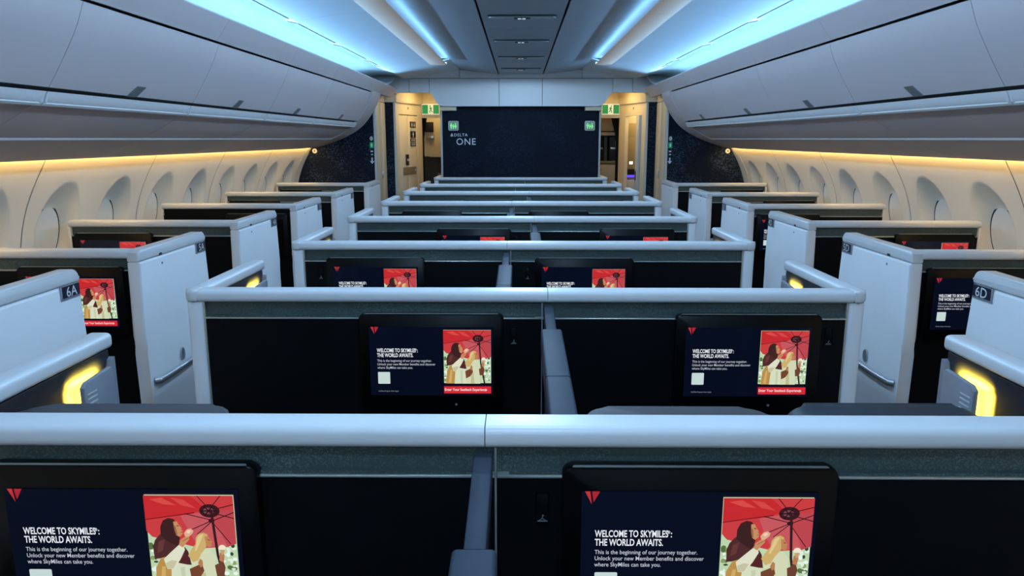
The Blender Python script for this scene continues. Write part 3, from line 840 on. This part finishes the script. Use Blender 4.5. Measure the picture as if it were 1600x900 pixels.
# left: door closed. local +x along the wall; for the left wall the aisle is at local -y
lv, L = lav_wall(-1)
tag(lv, 'cream lavatory with its narrow folding door shut, left of the navy bulkhead', 'lavatory')
T = lambda name, a, b, m, p=None, bev=0.0: obj(name, box(name, a, b, bev, 2), m, p or lv)
T('lavatory_wall', (0, 0.0, 0), (0.10, 0.05, 2.27), 'cream'); T('lavatory_wall', (0.66, 0.0, 0), (L, 0.05, 2.27), 'cream')
T('lavatory_wall', (0.10, 0.0, 1.96), (0.66, 0.05, 2.27), 'cream')
T('lavatory_body', (0.02, 0.05, 0), (L - 0.02, 0.9, 2.2), 'cream')
T('cornice', (0.0, -0.03, 2.10), (L, 0.0, 2.27), 'cream', None, 0.008)
for x0, x1 in ((0.106, 0.365), (0.372, 0.654)):
    d = T('door_leaf', (x0, 0.006, 0.03), (x1, 0.03, 1.95), 'cream', None, 0.004)
T('latch_plate', (0.20, -0.004, 1.185), (0.58, 0.006, 1.285), 'steel', d, 0.0)
T('latch_knob', (0.54, -0.016, 1.215), (0.575, -0.003, 1.25), 'silver', d, 0.004)
T('lock_box', (0.285, -0.012, 1.31), (0.355, 0.006, 1.45), 'black', d, 0.004)
T('lock_window', (0.293, -0.0135, 1.365), (0.347, -0.011, 1.395), 'pale', d)
for z0, z1, m, pr in ((1.795, 1.875, 'black', 0), (1.755, 1.785, 'pale', 0), (1.665, 1.75, 'black', 1), (1.61, 1.655, 'black', 2), (1.555, 1.60, 'black', 2)):
    q = T('placard', (0.44, -0.001, z0), (0.60, 0.006, z1), m, d)
bm = bmesh.new()
person_icon(bm, 0.487, 1.803, 0.06, -0.0025, -0.0005); person_icon(bm, 0.555, 1.803, 0.06, -0.0025, -0.0005, True)
person_icon(bm, 0.52, 1.672, 0.07, -0.0025, -0.0005)
for z in (1.622, 1.638, 1.568, 1.582): add_box(bm, (0.455, -0.0025, z), (0.585, -0.0005, z + 0.006))
obj('placard_print', finish(bm, 'placard_print', 0), 'ink', d)
T('ceiling_hook', (0.37, -0.008, 2.03), (0.385, 0.0, 2.055), 'seamc')

# right: door folded open, the small washroom with mirror seen inside. aisle is at local +y
lv2, L2 = lav_wall(1)
tag(lv2, 'lit lavatory standing open with mirror and violet light, right of the navy bulkhead', 'lavatory')
T = lambda name, a, b, m, p=None, bev=0.0: obj(name, box(name, a, b, bev, 2), m, p or lv2)
T('lavatory_wall', (0, -0.05, 0), (0.14, 0.0, 2.27), 'cream'); T('lavatory_wall', (0.62, -0.05, 0), (L2, 0.0, 2.27), 'cream')
T('lavatory_wall', (0.14, -0.05, 1.95), (0.62, 0.0, 2.27), 'cream')
T('cornice', (0.0, 0.0, 2.10), (L2, 0.03, 2.27), 'cream', None, 0.008)
T('back_wall', (0.02, -0.62, 0), (L2, -0.58, 2.2), 'cream')
T('side_wall', (L2 - 0.05, -0.60, 0), (L2 - 0.01, -0.05, 2.2), 'cream')
T('side_wall', (0.0, -0.60, 0), (0.02, -0.05, 2.2), 'cream')
T('lavatory_ceiling', (0.0, -0.62, 2.0), (L2, -0.05, 2.03), 'pale')
mr = T('mirror', (0.752, -0.36, 0.9), (0.764, -0.02, 1.94), 'khaki', None, 0.002)
T('placard', (0.748, -0.29, 1.68), (0.7525, -0.12, 1.86), 'seamc', mr)
for z in (1.62, 1.54, 1.46, 1.38):
    T('rivet', (0.748, -0.06, z), (0.7525, -0.045, z + 0.018), 'black', mr)
T('glint_patch', (0.748, -0.19, 1.31), (0.7525, -0.14, 1.345), 'bright', mr)  # small glowing patch painted as a glint
T('washroom_shelf', (0.70, -0.36, 1.17), (0.75, -0.02, 1.245), 'navyp', None, 0.004)
T('violet_light', (0.735, -0.35, 1.135), (0.750, -0.03, 1.160), 'violet_led')
T('washbasin', (0.66, -0.36, 0.90), (0.750, -0.02, 1.10), 'pale', None, 0.015)
T('washroom_lamp', (0.45, -0.35, 1.985), (0.65, -0.15, 1.998), 'entry_led')
dl = T('door_leaf', (0.145, -0.02, 0.03), (0.186, 0.035, 1.945), 'pale', None, 0.004)
T('door_leaf', (0.190, -0.02, 0.03), (0.235, 0.028, 1.945), 'pale', None, 0.004)
T('lock_box', (0.195, 0.029, 1.12), (0.215, 0.036, 1.24), 'black', dl, 0.003)
T('ceiling_hook', (0.37, 0.0, 2.03), (0.385, 0.008, 2.055), 'seamc')

# galley seen through the doorways
g1 = tag(empty('galley_unit', (-1.1, 11.4, 0)), 'cream galley wall unit with a black lower half behind the left doorway', 'galley unit')
def G(o, name, a, b, m, bev=0.0, p=None):
    return obj(name, box(name, (a[0] - o.location.x, a[1] - o.location.y, a[2]), (b[0] - o.location.x, b[1] - o.location.y, b[2]), bev, 2), m, p or o)
G(g1, 'unit_panel', (-1.75, 11.42, 1.39), (-1.0, 11.5, 2.25), 'cream')
G(g1, 'unit_panel', (-1.10, 11.2, 1.40), (-1.03, 11.42, 1.98), 'shade', 0.01)
G(g1, 'unit_base', (-1.75, 11.40, 0), (-1.0, 11.5, 1.375), 'black', 0.005)
G(g1, 'unit_ledge', (-1.38, 11.36, 1.38), (-1.10, 11.40, 1.395), 'pale')
G(g1, 'unit_phone', (-1.44, 11.38, 1.75), (-1.31, 11.42, 1.90), 'black', 0.01)
G(g1, 'unit_lamp', (-1.42, 11.38, 1.64), (-1.30, 11.42, 1.71), 'silver', 0.01)
G(g1, 'unit_badge', (-1.26, 11.392, 1.10), (-1.12, 11.402, 1.14), 'grey_ink')
def curtain(x0, x1, y, s, label):
    n = 14
    line = []
    for k in range(n + 1):
        line.append((x0 + (x1 - x0) * k / n, y + 0.022 * math.sin(k * 1.9)))
    bm = bmesh.new()
    low, top = [], []
    for (x, yy) in line:
        top.append(bm.verts.new((x, yy, 2.25)))
        xx = x0 + (x - x0) * 0.35
        low.append((bm.verts.new((xx, yy, 1.66)), bm.verts.new((xx, yy, 0.05))))
    for k in range(n):
        bm.faces.new((top[k], top[k + 1], low[k + 1][0], low[k][0]))
        bm.faces.new((low[k][0], low[k + 1][0], low[k + 1][1], low[k][1]))
    bmesh.ops.solidify(bm, geom=bm.faces[:], thickness=0.006)
    tag(obj('curtain', finish(bm, 'curtain', 60), 'curtain'), label, 'curtain')
curtain(-1.40, -1.26, 10.55, -1, 'dark tied-back curtain at the left doorway under the exit sign')
curtain(1.42, 1.18, 10.55, 1, 'dark tied-back curtain at the right doorway before the galley')
g2 = tag(empty('galley_unit', (1.2, 11.2, 0)), 'khaki galley unit with coffee makers and drawers behind the right doorway', 'galley unit')
G(g2, 'unit_panel', (0.99, 11.32, 0), (1.75, 11.40, 2.25), 'khaki')
G(g2, 'unit_base', (0.99, 11.0, 0), (1.70, 11.31, 1.30), 'khaki')
G(g2, 'upper_locker', (1.05, 11.02, 1.76), (1.36, 11.31, 2.2), 'cream', 0.02)
G(g2, 'upper_locker', (1.37, 11.02, 1.76), (1.68, 11.31, 2.2), 'khaki', 0.02)
G(g2, 'shelf', (0.99, 10.98, 1.70), (1.70, 11.31, 1.745), 'shade', 0.006)
G(g2, 'worktop', (0.99, 10.96, 1.30), (1.72, 11.31, 1.335), 'seamc', 0.006)
for x in (1.03, 1.30):
    mk = G(g2, 'coffee_maker', (x, 11.06, 1.336), (x + 0.20, 11.30, 1.69), 'black', 0.012)
    G(g2, 'maker_tray', (x + 0.02, 11.03, 1.50), (x + 0.18, 11.06, 1.53), 'silver', 0.004, mk)
    G(g2, 'maker_handle', (x + 0.09, 11.035, 1.53), (x + 0.13, 11.06, 1.62), 'pale', 0.004, mk)
for z0, z1 in ((0.98, 1.28), (0.66, 0.97), (0.1, 0.65)):
    d = G(g2, 'drawer', (1.02, 10.985, z0), (1.62, 11.0, z1), 'cream', 0.006)
    G(g2, 'drawer_handle', (1.08, 10.97, z1 - 0.075), (1.20, 10.986, z1 - 0.05), 'pale', 0.003, d)

# exit signs
def exit_sign(x, side, flip):
    o = obj('exit_sign', box('exit_sign', (-0.118, -0.03, -0.072), (0.118, 0.0, 0.072), 0.008, 2), 'signw', None, (x, 10.285, 2.042))
    tag(o, 'green and white running-man exit sign over the %s doorway' % side, 'sign', 'exit signs')
    obj('sign_panel', box('sign_panel', (-0.112, -0.033, -0.058), (-0.036, -0.029, 0.058)), 'green', o)
    obj('sign_panel', box('sign_panel', (0.036, -0.033, -0.058), (0.112, -0.029, 0.058)), 'green', o)
    bm = bmesh.new()
    y0, y1 = -0.0335, -0.0295
    def bar(a, b, t):
        dx, dz = b[0] - a[0], b[1] - a[1]; l = math.hypot(dx, dz); nx, nz = -dz / l * t, dx / l * t
        add_prism(bm, mir([(a[0] + nx, a[1] + nz), (b[0] + nx, b[1] + nz), (b[0] - nx, b[1] - nz), (a[0] - nx, a[1] - nz)], flip), y0, y1)
    add_prism(bm, mir(ellipse(0.006, 0.042, 0.009, 0.010, 12), flip), y0, y1)
    bar((0.002, 0.028), (-0.004, -0.004), 0.008)
    bar((-0.002, 0.022), (0.020, 0.010), 0.004); bar((-0.004, 0.022), (-0.022, 0.010), 0.004)
    bar((-0.004, -0.002), (0.014, -0.022), 0.005); bar((0.014, -0.022), (0.010, -0.046), 0.005)
    bar((-0.004, -0.002), (-0.012, -0.028), 0.005); bar((-0.012, -0.028), (-0.028, -0.034), 0.005)
    obj('pictogram', finish(bm, 'pictogram', 0), 'green', o)
exit_sign(-1.215, 'left', -1); exit_sign(1.215, 'right', 1)

# ------------------------------------------------------------------ suites
RAIL_T, RAIL_B, BAND_B = 1.191, 1.153, 1.105
def rail_outline(y0=-0.036, y1=0.036, zt=RAIL_T, zb=RAIL_B):
    return round_rect(y0, zb, y1, zt, 0.014, 4)

def make_monitor(parent, x, y, dark=False, z=0.963):
    """seat-back screen; origin at the middle of its face"""
    m = obj('monitor', prism('monitor', round_rect(-0.2245, -0.157, 0.2245, 0.157, 0.016), 0.0, 0.026, bev=0.004), 'bezel', parent, (x, y, z))
    if dark:
        obj('screen', box('screen', (-SW / 2, -0.001, -SH / 2), (SW / 2, 0.001, SH / 2)), 'bezel', m, (0, -0.0015, 0.006))
    else:
        obj('screen', SCREEN, None, m, (0, -0.0022, 0.006))
    obj('bezel_trim', prism('bezel_trim', [(-0.208, 0.1572), (0.208, 0.1572), (0.205, 0.1592), (-0.205, 0.1592)], 0.002, 0.006), 'silver', m)
    obj('bezel_icon', prism('bezel_icon', ellipse(0.075, -0.135, 0.004, 0.004, 10), -0.0012, 0.001), 'grey_ink', m)
    return m
_mon = {}
def hook_mesh():
    bm = bmesh.new()
    add_prism(bm, [(-0.0085, 0.0), (0.0085, 0.0), (0.0085, 0.0016), (-0.0085, 0.0016)], -0.0012, 0.0)
    for s in (-1, 1):
        add_prism(bm, [(s * 0.0085, 0.0), (s * 0.0065, 0.0018), (0, 0.0065), (0, 0.0048)], -0.0012, 0.0)
    add_prism(bm, [(-0.0007, 0.006), (0.0007, 0.006), (0.0007, 0.009), (0.003, 0.0105), (0.0015, 0.0125), (-0.001, 0.0118), (0.0006, 0.0105), (-0.0007, 0.0095)], -0.0012, 0.0)
    return finish(bm, 'hanger_mark', 0)
HANGER = hook_mesh()
def hook_frame():
    bm = bmesh.new()
    o, i = round_rect(-0.0115, -0.0285, 0.0115, 0.0285, 0.003, 3), round_rect(-0.0098, -0.0268, 0.0098, 0.0268, 0.002, 3)
    for y0 in (0,):
        a = [bm.verts.new((p[0], -0.0025, p[1])) for p in o]; b = [bm.verts.new((p[0], -0.0025, p[1])) for p in i]
        c = [bm.verts.new((p[0], 0.004, p[1])) for p in o]; d = [bm.verts.new((p[0], 0.004, p[1])) for p in i]
        n = len(o)
        for k in range(n):
            q = (k + 1) % n
            bm.faces.new((a[k], a[q], b[q], b[k])); bm.faces.new((a[k], c[k], c[q], a[q])); bm.faces.new((b[k], b[q], d[q], d[k]))
            bm.faces.new((c[k], d[k], d[q], c[q]))
    return finish(bm, 'coat_hook')
HOOKF = hook_frame()
def make_hook(parent, x, y, z=1.046):
    h = obj('coat_hook', HOOKF, 'bezel', parent, (x, y, z))
    obj('hook_flap', box('hook_flap', (-0.0095, -0.001, -0.012), (0.0095, 0.003, 0.0255), 0.002, 2), 'shell', h)
    obj('hanger_mark', HANGER, 'grey_ink', h, (0, -0.0005, -0.0245))
    return h

HALF = 1.058
WING = 0.562
def make_wing(parent, s):
    """forward return at the aisle end, s: side of the aisle"""
    x_out, x_in = s * HALF, s * (HALF - 0.052)
    wp = obj('wing_panel', box('wing_panel', (x_out - s * 0.004, 0.03, 0.0), (x_in + s * 0.004, WING - 0.012, RAIL_B), 0.004, 2), 'navyp', parent)
    obj('wing_rail', prism('wing_rail', round_rect(min(x_out, x_in) - 0.002, RAIL_B, max(x_out, x_in) + 0.002, RAIL_T, 0.012, 4), 0.02, WING, 'y', bev=0.006), 'rail', wp)
    obj('outer_skin', box('outer_skin', (x_out - s * 0.0045, 0.03, 0.0), (x_out, WING - 0.006, RAIL_B - 0.001)), 'white', wp)
    xi = x_in + s * 0.004
    # reading lamp: grey slab standing off the panel, halo behind it
    lamp = obj('reading_lamp', prism('reading_lamp', [(0.385, 0.84), (0.385, 1.108), (0.398, 1.118), (0.498, 1.124), (0.506, 1.118), (0.506, 0.84)], xi - s * 0.020, xi - s * 0.032, 'x', bev=0.003), 'lampg', wp)
    bm = bmesh.new()
    for k in range(6):
        z = 1.088 - 0.011 * k
        add_box(bm, (xi - s * 0.0335, 0.394, z), (xi - s * 0.0315, 0.430, z + 0.0035))
    obj('lamp_louvre', finish(bm, 'lamp_louvre', 0), 'pale', wp)
    obj('lamp_mount', box('lamp_mount', (xi, 0.40, 0.86), (xi - s * 0.021, 0.50, 1.10)), 'lampgd', wp)
    # two short led bars on the back of the slab, shining on the panel behind it
    for (yc, zc, ly, lz, pw) in ((0.393, 0.955, 0.010, 0.300, LAMP[3]), (0.445, 1.1135, 0.100, 0.010, LAMP[3] * 0.36)):
        al = bpy.data.lights.new('lamp_led', 'AREA')
        al.shape = 'RECTANGLE'; al.size = ly; al.size_y = lz
        al.color = LAMP[:3]; al.energy = pw; al.spread = R(125)
        lo = bpy.data.objects.new('lamp_led', al); C.objects.link(lo); lo.parent = wp
        zax = -Vector((s, 0, 0)); xax = Vector((0, 1, 0)); yax = zax.cross(xax)
        lo.matrix_world = Matrix.Translation((xi - s * 0.0195, yc, zc)) @ Matrix((xax, yax, zax)).transposed().to_4x4()
    ep = obj('end_plate', prism('end_plate', [(0.526, 0.78), (0.526, 1.100), (0.538, 1.128), (0.548, 1.134), (0.548, 0.78)], xi, xi - s * 0.014, 'x'), 'lampg', wp)
    return wp

def make_divider(parent, x, ext):
    """slate bar between the two seats, running back from the wall"""
    y1 = -0.03
    thin = [(y1, 1.145), (y1, 1.09), (-ext, 1.075), (-ext, 1.118)]
    d = obj('privacy_divider', prism('privacy_divider', thin, x - 0.0155, x + 0.0155, 'x', bev=0.004), 'slate', parent)
    blk = round_rect(-ext - 0.95, 1.062, -ext + 0.004, 1.124, 0.012, 4)
    # the wider sleeve in two lengths
    b1 = [(-ext + 0.002, 1.060), (-ext + 0.002, 1.112), (-ext - 0.008, 1.122), (-ext - 0.385, 1.108), (-ext - 0.385, 1.03)]
    b2 = [(-ext - 0.390, 1.03), (-ext - 0.390, 1.108), (-ext - 0.80, 1.09), (-ext - 0.80, 0.95)]
    obj('divider_sleeve', prism('divider_sleeve', b1, x - 0.030, x + 0.030, 'x', bev=0.007, seg=3), 'slate', d)
    obj('divider_sleeve', prism('divider_sleeve', b2, x - 0.030, x + 0.030, 'x', bev=0.007, seg=3), 'slate', d)
    obj('divider_web', box('divider_web', (x - 0.012, -ext - 0.79, 0.0), (x + 0.012, -0.03, 1.055)), 'shell', d)
    return d

def make_centre(flip, ext):
    r = empty('suite_partition')
    x0, x1 = -HALF, HALF
    e = 0.056
    mx = 0.006
    # white rail in two lengths meeting at the divider
    jx = flip * -0.072
    for a, b in ((x0 + 0.045, jx - 0.0008), (jx + 0.0008, x1 - 0.045)):
        obj('top_rail', prism('top_rail', rail_outline(), a, b, 'x'), 'rail', r)
    for s in (-1, 1):
        # rounded corner joining rail and wing
        cpts = []
        for k in range(7):
            a = R(90 * k / 6)
            cpts.append((s * (HALF - 0.03 + 0.03 * math.sin(a)), -0.006 - 0.03 * math.cos(a)))
        bm = bmesh.new()
        add_prism(bm, [(s * (HALF - 0.0445), -0.036)] + cpts + [(s * HALF, 0.036), (s * (HALF - 0.0445), 0.036)], RAIL_B, RAIL_T, 'z', bev=0.010, seg=3)
        obj('rail_corner', finish(bm, 'rail_corner'), 'rail', r)
        obj('end_post', box('end_post', (s * (HALF - 0.056), -0.028, 0.0), (s * (HALF - 0.006), 0.03, RAIL_B), 0.012, 3, lambda ed: abs(ed.verts[0].co.z - ed.verts[1].co.z) > 0.5), 'white', r)
        obj('post_trim', box('post_trim', (s * (HALF - 0.0615), -0.024, 0.0), (s * (HALF - 0.0565), 0.0, RAIL_B)), 'silver', r)
        make_wing(r, s)
    xa, xb = x0 + 0.062, x1 - 0.062
    gx = flip * -0.055
    for a, b in ((xa, gx - 0.002), (gx + 0.002, xb)):
        obj('accent_band', box('accent_band', (a, -0.014, BAND_B), (b, 0.014, RAIL_B)), 'band', r)
        obj('ledge_trim', box('ledge_trim', (a, -0.030, BAND_B - 0.005), (b, 0.0, BAND_B), 0.0015, 2), 'silver', r)
        obj('band_shelf', box('band_shelf', (a + 0.02, -0.0262, BAND_B), (b - 0.02, -0.014, BAND_B + 0.006)), 'band', r)
        obj('shell_panel', box('shell_panel', (a, -0.026, 0.0), (b, 0.02, BAND_B - 0.0055), 0.002, 1), 'shell', r)
    obj('joint_strip', box('joint_strip', (gx - 0.0018, -0.0285, 0.0), (gx + 0.0018, 0.0, RAIL_B)), 'silver', r)
    a, b = flip * (0.279 if flip > 0 else 0.289), flip * (-0.670 if flip > 0 else -0.692)
    mz = 0.970 if ext > 0.25 else 0.963
    make_monitor(r, a, -0.046, z=mz); make_monitor(r, b, -0.046, z=mz)
    make_hook(r, a - flip * 0.256, -0.0262); make_hook(r, b - flip * 0.256, -0.0262)
    make_divider(r, flip * -0.075, ext)
    return r

CENTRE_Y = [1.165, 2.262, 3.355, 4.47, 5.58, 6.66, 7.77, 9.10]
CL = ['nearest wide centre partition, its white rail crossing the whole foreground',
      'second wide centre partition, two complete lit screens under its white rail',
      'third centre partition, the middle of its screens cut by the rail in front',
      'fourth centre partition, only the tops of its two screens showing',
      'fifth centre partition from the camera, dark band under the rail',
      'sixth centre partition from the camera, thin dark band under the rail',
      'seventh centre partition, second to last before the navy bulkhead',
      'farthest and smallest centre partition, right before the navy bulkhead']
protoA = make_centre(1, 0.275)
protoB = make_centre(-1, 0.225)
protoC = None
for i, y in enumerate(CENTRE_Y):
    if i == 0: o = protoA
    elif i == 1: o = protoB
    elif i == 2:
        protoC = make_centre(1, 0.225); o = protoC
    else: o = dup(protoB if i % 2 else protoC)
    o.location = (0, y, 0)
    tag(o, CL[i], 'partition', 'centre suite partitions')

# side suites: rail out to the window wall, tall white return along the aisle
IN, OUT = 1.632, 2.606
def make_side(s, code, near, dark=False):
    r = empty('side_suite')
    rx0, rx1 = sorted((s * (IN + 0.03), s * OUT))
    obj('top_rail', prism('top_rail', rail_outline(), rx0, rx1, 'x', bev=0.006), 'rail', r)
    a, b = sorted((s * (IN + 0.045), s * (OUT - 0.01)))
    obj('accent_band', box('accent_band', (a, -0.014, BAND_B), (b, 0.014, RAIL_B)), 'shell' if dark else 'band', r)
    obj('ledge_trim', box('ledge_trim', (a, -0.030, BAND_B - 0.005), (b, 0.0, BAND_B), 0.0015, 2), 'shell' if dark else 'silver', r)
    obj('shell_panel', box('shell_panel', (a, -0.026, 0.0), (b, 0.02, BAND_B - 0.0055), 0.002, 1), 'shell', r)
    obj('end_post', box('end_post', (s * (OUT - 0.012), -0.03, 0.0), (s * OUT, 0.03, RAIL_B)), 'shade', r)
    mxx = s * (1.915 if near else 2.345)
    make_monitor(r, mxx, -0.046, dark)
    make_hook(r, mxx - s * 0.252, -0.0262)
    # return panel: outline in (y, z)
    Lp = 0.635
    xo, xi = s * (IN - 0.012), s * (IN + 0.042)
    zt = RAIL_T - 0.052
    out = [(-0.036, zt), (Lp - 0.002, zt), (Lp, 0.86), (Lp + 0.012, 0.80), (Lp + 0.012, 0.0), (-0.030, 0.0), (-0.030, 0.74), (-0.042, 0.78), (-0.040, 0.82)]
    p = obj('aisle_panel', prism('aisle_panel', out, xo, xi, 'x', bev=0.010, seg=3), 'white', r)
    # cap with its rounded front corner
    cap = [(-0.036, zt + 0.002), (-0.036, RAIL_T - 0.012), (-0.026, RAIL_T)]
    for k in range(7):
        an = R(90 - 90 * k / 6)
        cap.append((Lp - 0.034 + 0.034 * math.cos(an), RAIL_T - 0.034 + 0.034 * math.sin(an)))
    cap.append((Lp, zt + 0.002))
    obj('panel_cap', prism('panel_cap', cap, xo - s * 0.001, xi + s * 0.001, 'x', bev=0.009, seg=3), 'rail', p)
    if code:
        pl = obj('number_plaque', prism('number_plaque', [(Lp - 0.125, 1.090), (Lp - 0.125, 1.142), (Lp - 0.012, 1.142), (Lp - 0.012, 1.090)], xo + s * 0.001, xo - s * 0.0035, 'x', bev=0.002), 'lampg', r)
        obj('plaque_face', box('plaque_face', (xo - s * 0.003, Lp - 0.115, 1.099), (xo - s * 0.0048, Lp - 0.014, 1.140)), 'plaque', pl)
        t = obj('plaque_number', text_mesh(code, 0.050, 0.004, 1.10, 'CENTER'), 'ink', pl, (xo - s * 0.0056, Lp - 0.064, 1.1015))
        t.rotation_euler = (0, 0, R(90 if s < 0 else -90))
    obj('latch_slot', box('latch_slot', (xo + s * 0.0005, 0.14, 1.142), (xo - s * 0.0015, 0.166, 1.153), 0.0006, 1), 'gap', r)
    obj('screw_head', prism('screw_head', ellipse(0.162, 1.105, 0.0055, 0.0055, 10), xo + s * 0.0005, xo - s * 0.001, 'x'), 'latch', r)
    # door pull and its oval latch
    pull = [(xo - s * 0.002, -0.005, 0.606), (xo - s * 0.022, 0.005, 0.606), (xo - s * 0.026, 0.06, 0.606), (xo - s * 0.026, 0.13, 0.604), (xo - s * 0.026, 0.26, 0.604), (xo - s * 0.026, 0.44, 0.612), (xo - s * 0.026, 0.52, 0.612), (xo - s * 0.002, 0.54, 0.612)]
    obj('door_pull', tube('door_pull', pull, 0.0155, 12, 0.75), 'steel', r)
    obj('oval_latch', prism('oval_latch', ellipse(0.27, 0.650, 0.021, 0.030, 20), xo + s * 0.001, xo - s * 0.008, 'x', bev=0.002), 'steel', r)
    return r
SIDE_Y = [2.00, 3.10, 4.235, 5.36, 6.55, 7.95]
near_flags = [False, True, False, True, False, False]
for s, side, letter in ((-1, 'left', 'A'), (1, 'right', 'D')):
    for i, y in enumerate(SIDE_Y):
        code = '' if i == 5 else '%d%s' % (6 - i, letter)
        o = make_side(s, code, near_flags[i], s < 0 and i == 3)
        o.location = (0, y, 0)
        if code:
            lb = 'white %s window suite wall with black %s plaque' % (side, code) + [', cut off by the picture edge', ', steel door pull on its aisle panel', ', just beyond the 5%s one' % letter, ', fourth from the camera', ', last one with a plaque'][i]
        else:
            lb = 'white %s window suite wall without plaque, up against the navy bulkhead' % side
        tag(o, lb, 'suite wall', 'window side suite walls')

# ------------------------------------------------------------------ seats and consoles just beyond the nearest rail
YA = CENTRE_Y[0]
def console(x0, x1, y1, zt, label, round_right=True):
    o = empty('side_console', ((x0 + x1) / 2, YA + 0.12, 0))
    X0, X1 = x0 - o.location.x, x1 - o.location.x
    body = round_rect(X0, -0.078, X1, y1 - o.location.y, 0.05, 5)
    obj('console_body', prism('console_body', [(p[0] * 0.985, p[1] * 0.97) for p in body], 0.0, zt - 0.03, 'z'), 'consol', o)
    obj('console_top', prism('console_top', body, zt - 0.03, zt, 'z', bev=0.010, seg=3), 'consol', o)
    tag(o, label, 'console')
console(-1.00, -0.585, YA + 0.245, 1.126, 'grey console top beyond the nearest rail, between lit left wing and left screen')
console(0.112, 0.470, YA + 0.235, 1.128, 'grey console top beyond the nearest rail, right of the slate divider')
def seat(x, zt, label):
    o = empty('suite_seat', (x, YA + 0.4, 0))
    obj('seat_base', box('seat_base', (-0.19, -0.20, 0.0), (0.19, 0.38, 0.34), 0.02, 2), 'consol', o)
    obj('seat_cushion', box('seat_cushion', (-0.19, -0.18, 0.341), (0.19, 0.40, 0.47), 0.04, 3), 'leather', o)
    bm = bmesh.new()
    add_box(bm, (-0.195, -0.30, 0.46), (0.195, -0.17, zt - 0.17), 0.04, 3)
    obj('backrest', finish(bm, 'backrest'), 'leather', o)
    hp = round_rect(-0.19, zt - 0.20, 0.19, zt, 0.045, 6)
    obj('headrest', prism('headrest', hp, -0.325, -0.17, 'y', bev=0.022, seg=3), 'leather', o)
    for sx in (-1, 1):
        obj('armrest', box('armrest', (sx * 0.192, -0.15, 0.34), (sx * 0.206, 0.35, 0.62), 0.012, 2), 'consol', o)
    tag(o, label, 'seat')
seat(0.692, 1.138, 'charcoal leather seat whose headrest shows over the nearest rail, beside right lit wing')
seat(-0.29, 1.10, 'charcoal leather seat hidden behind the nearest rail, facing the left screen')
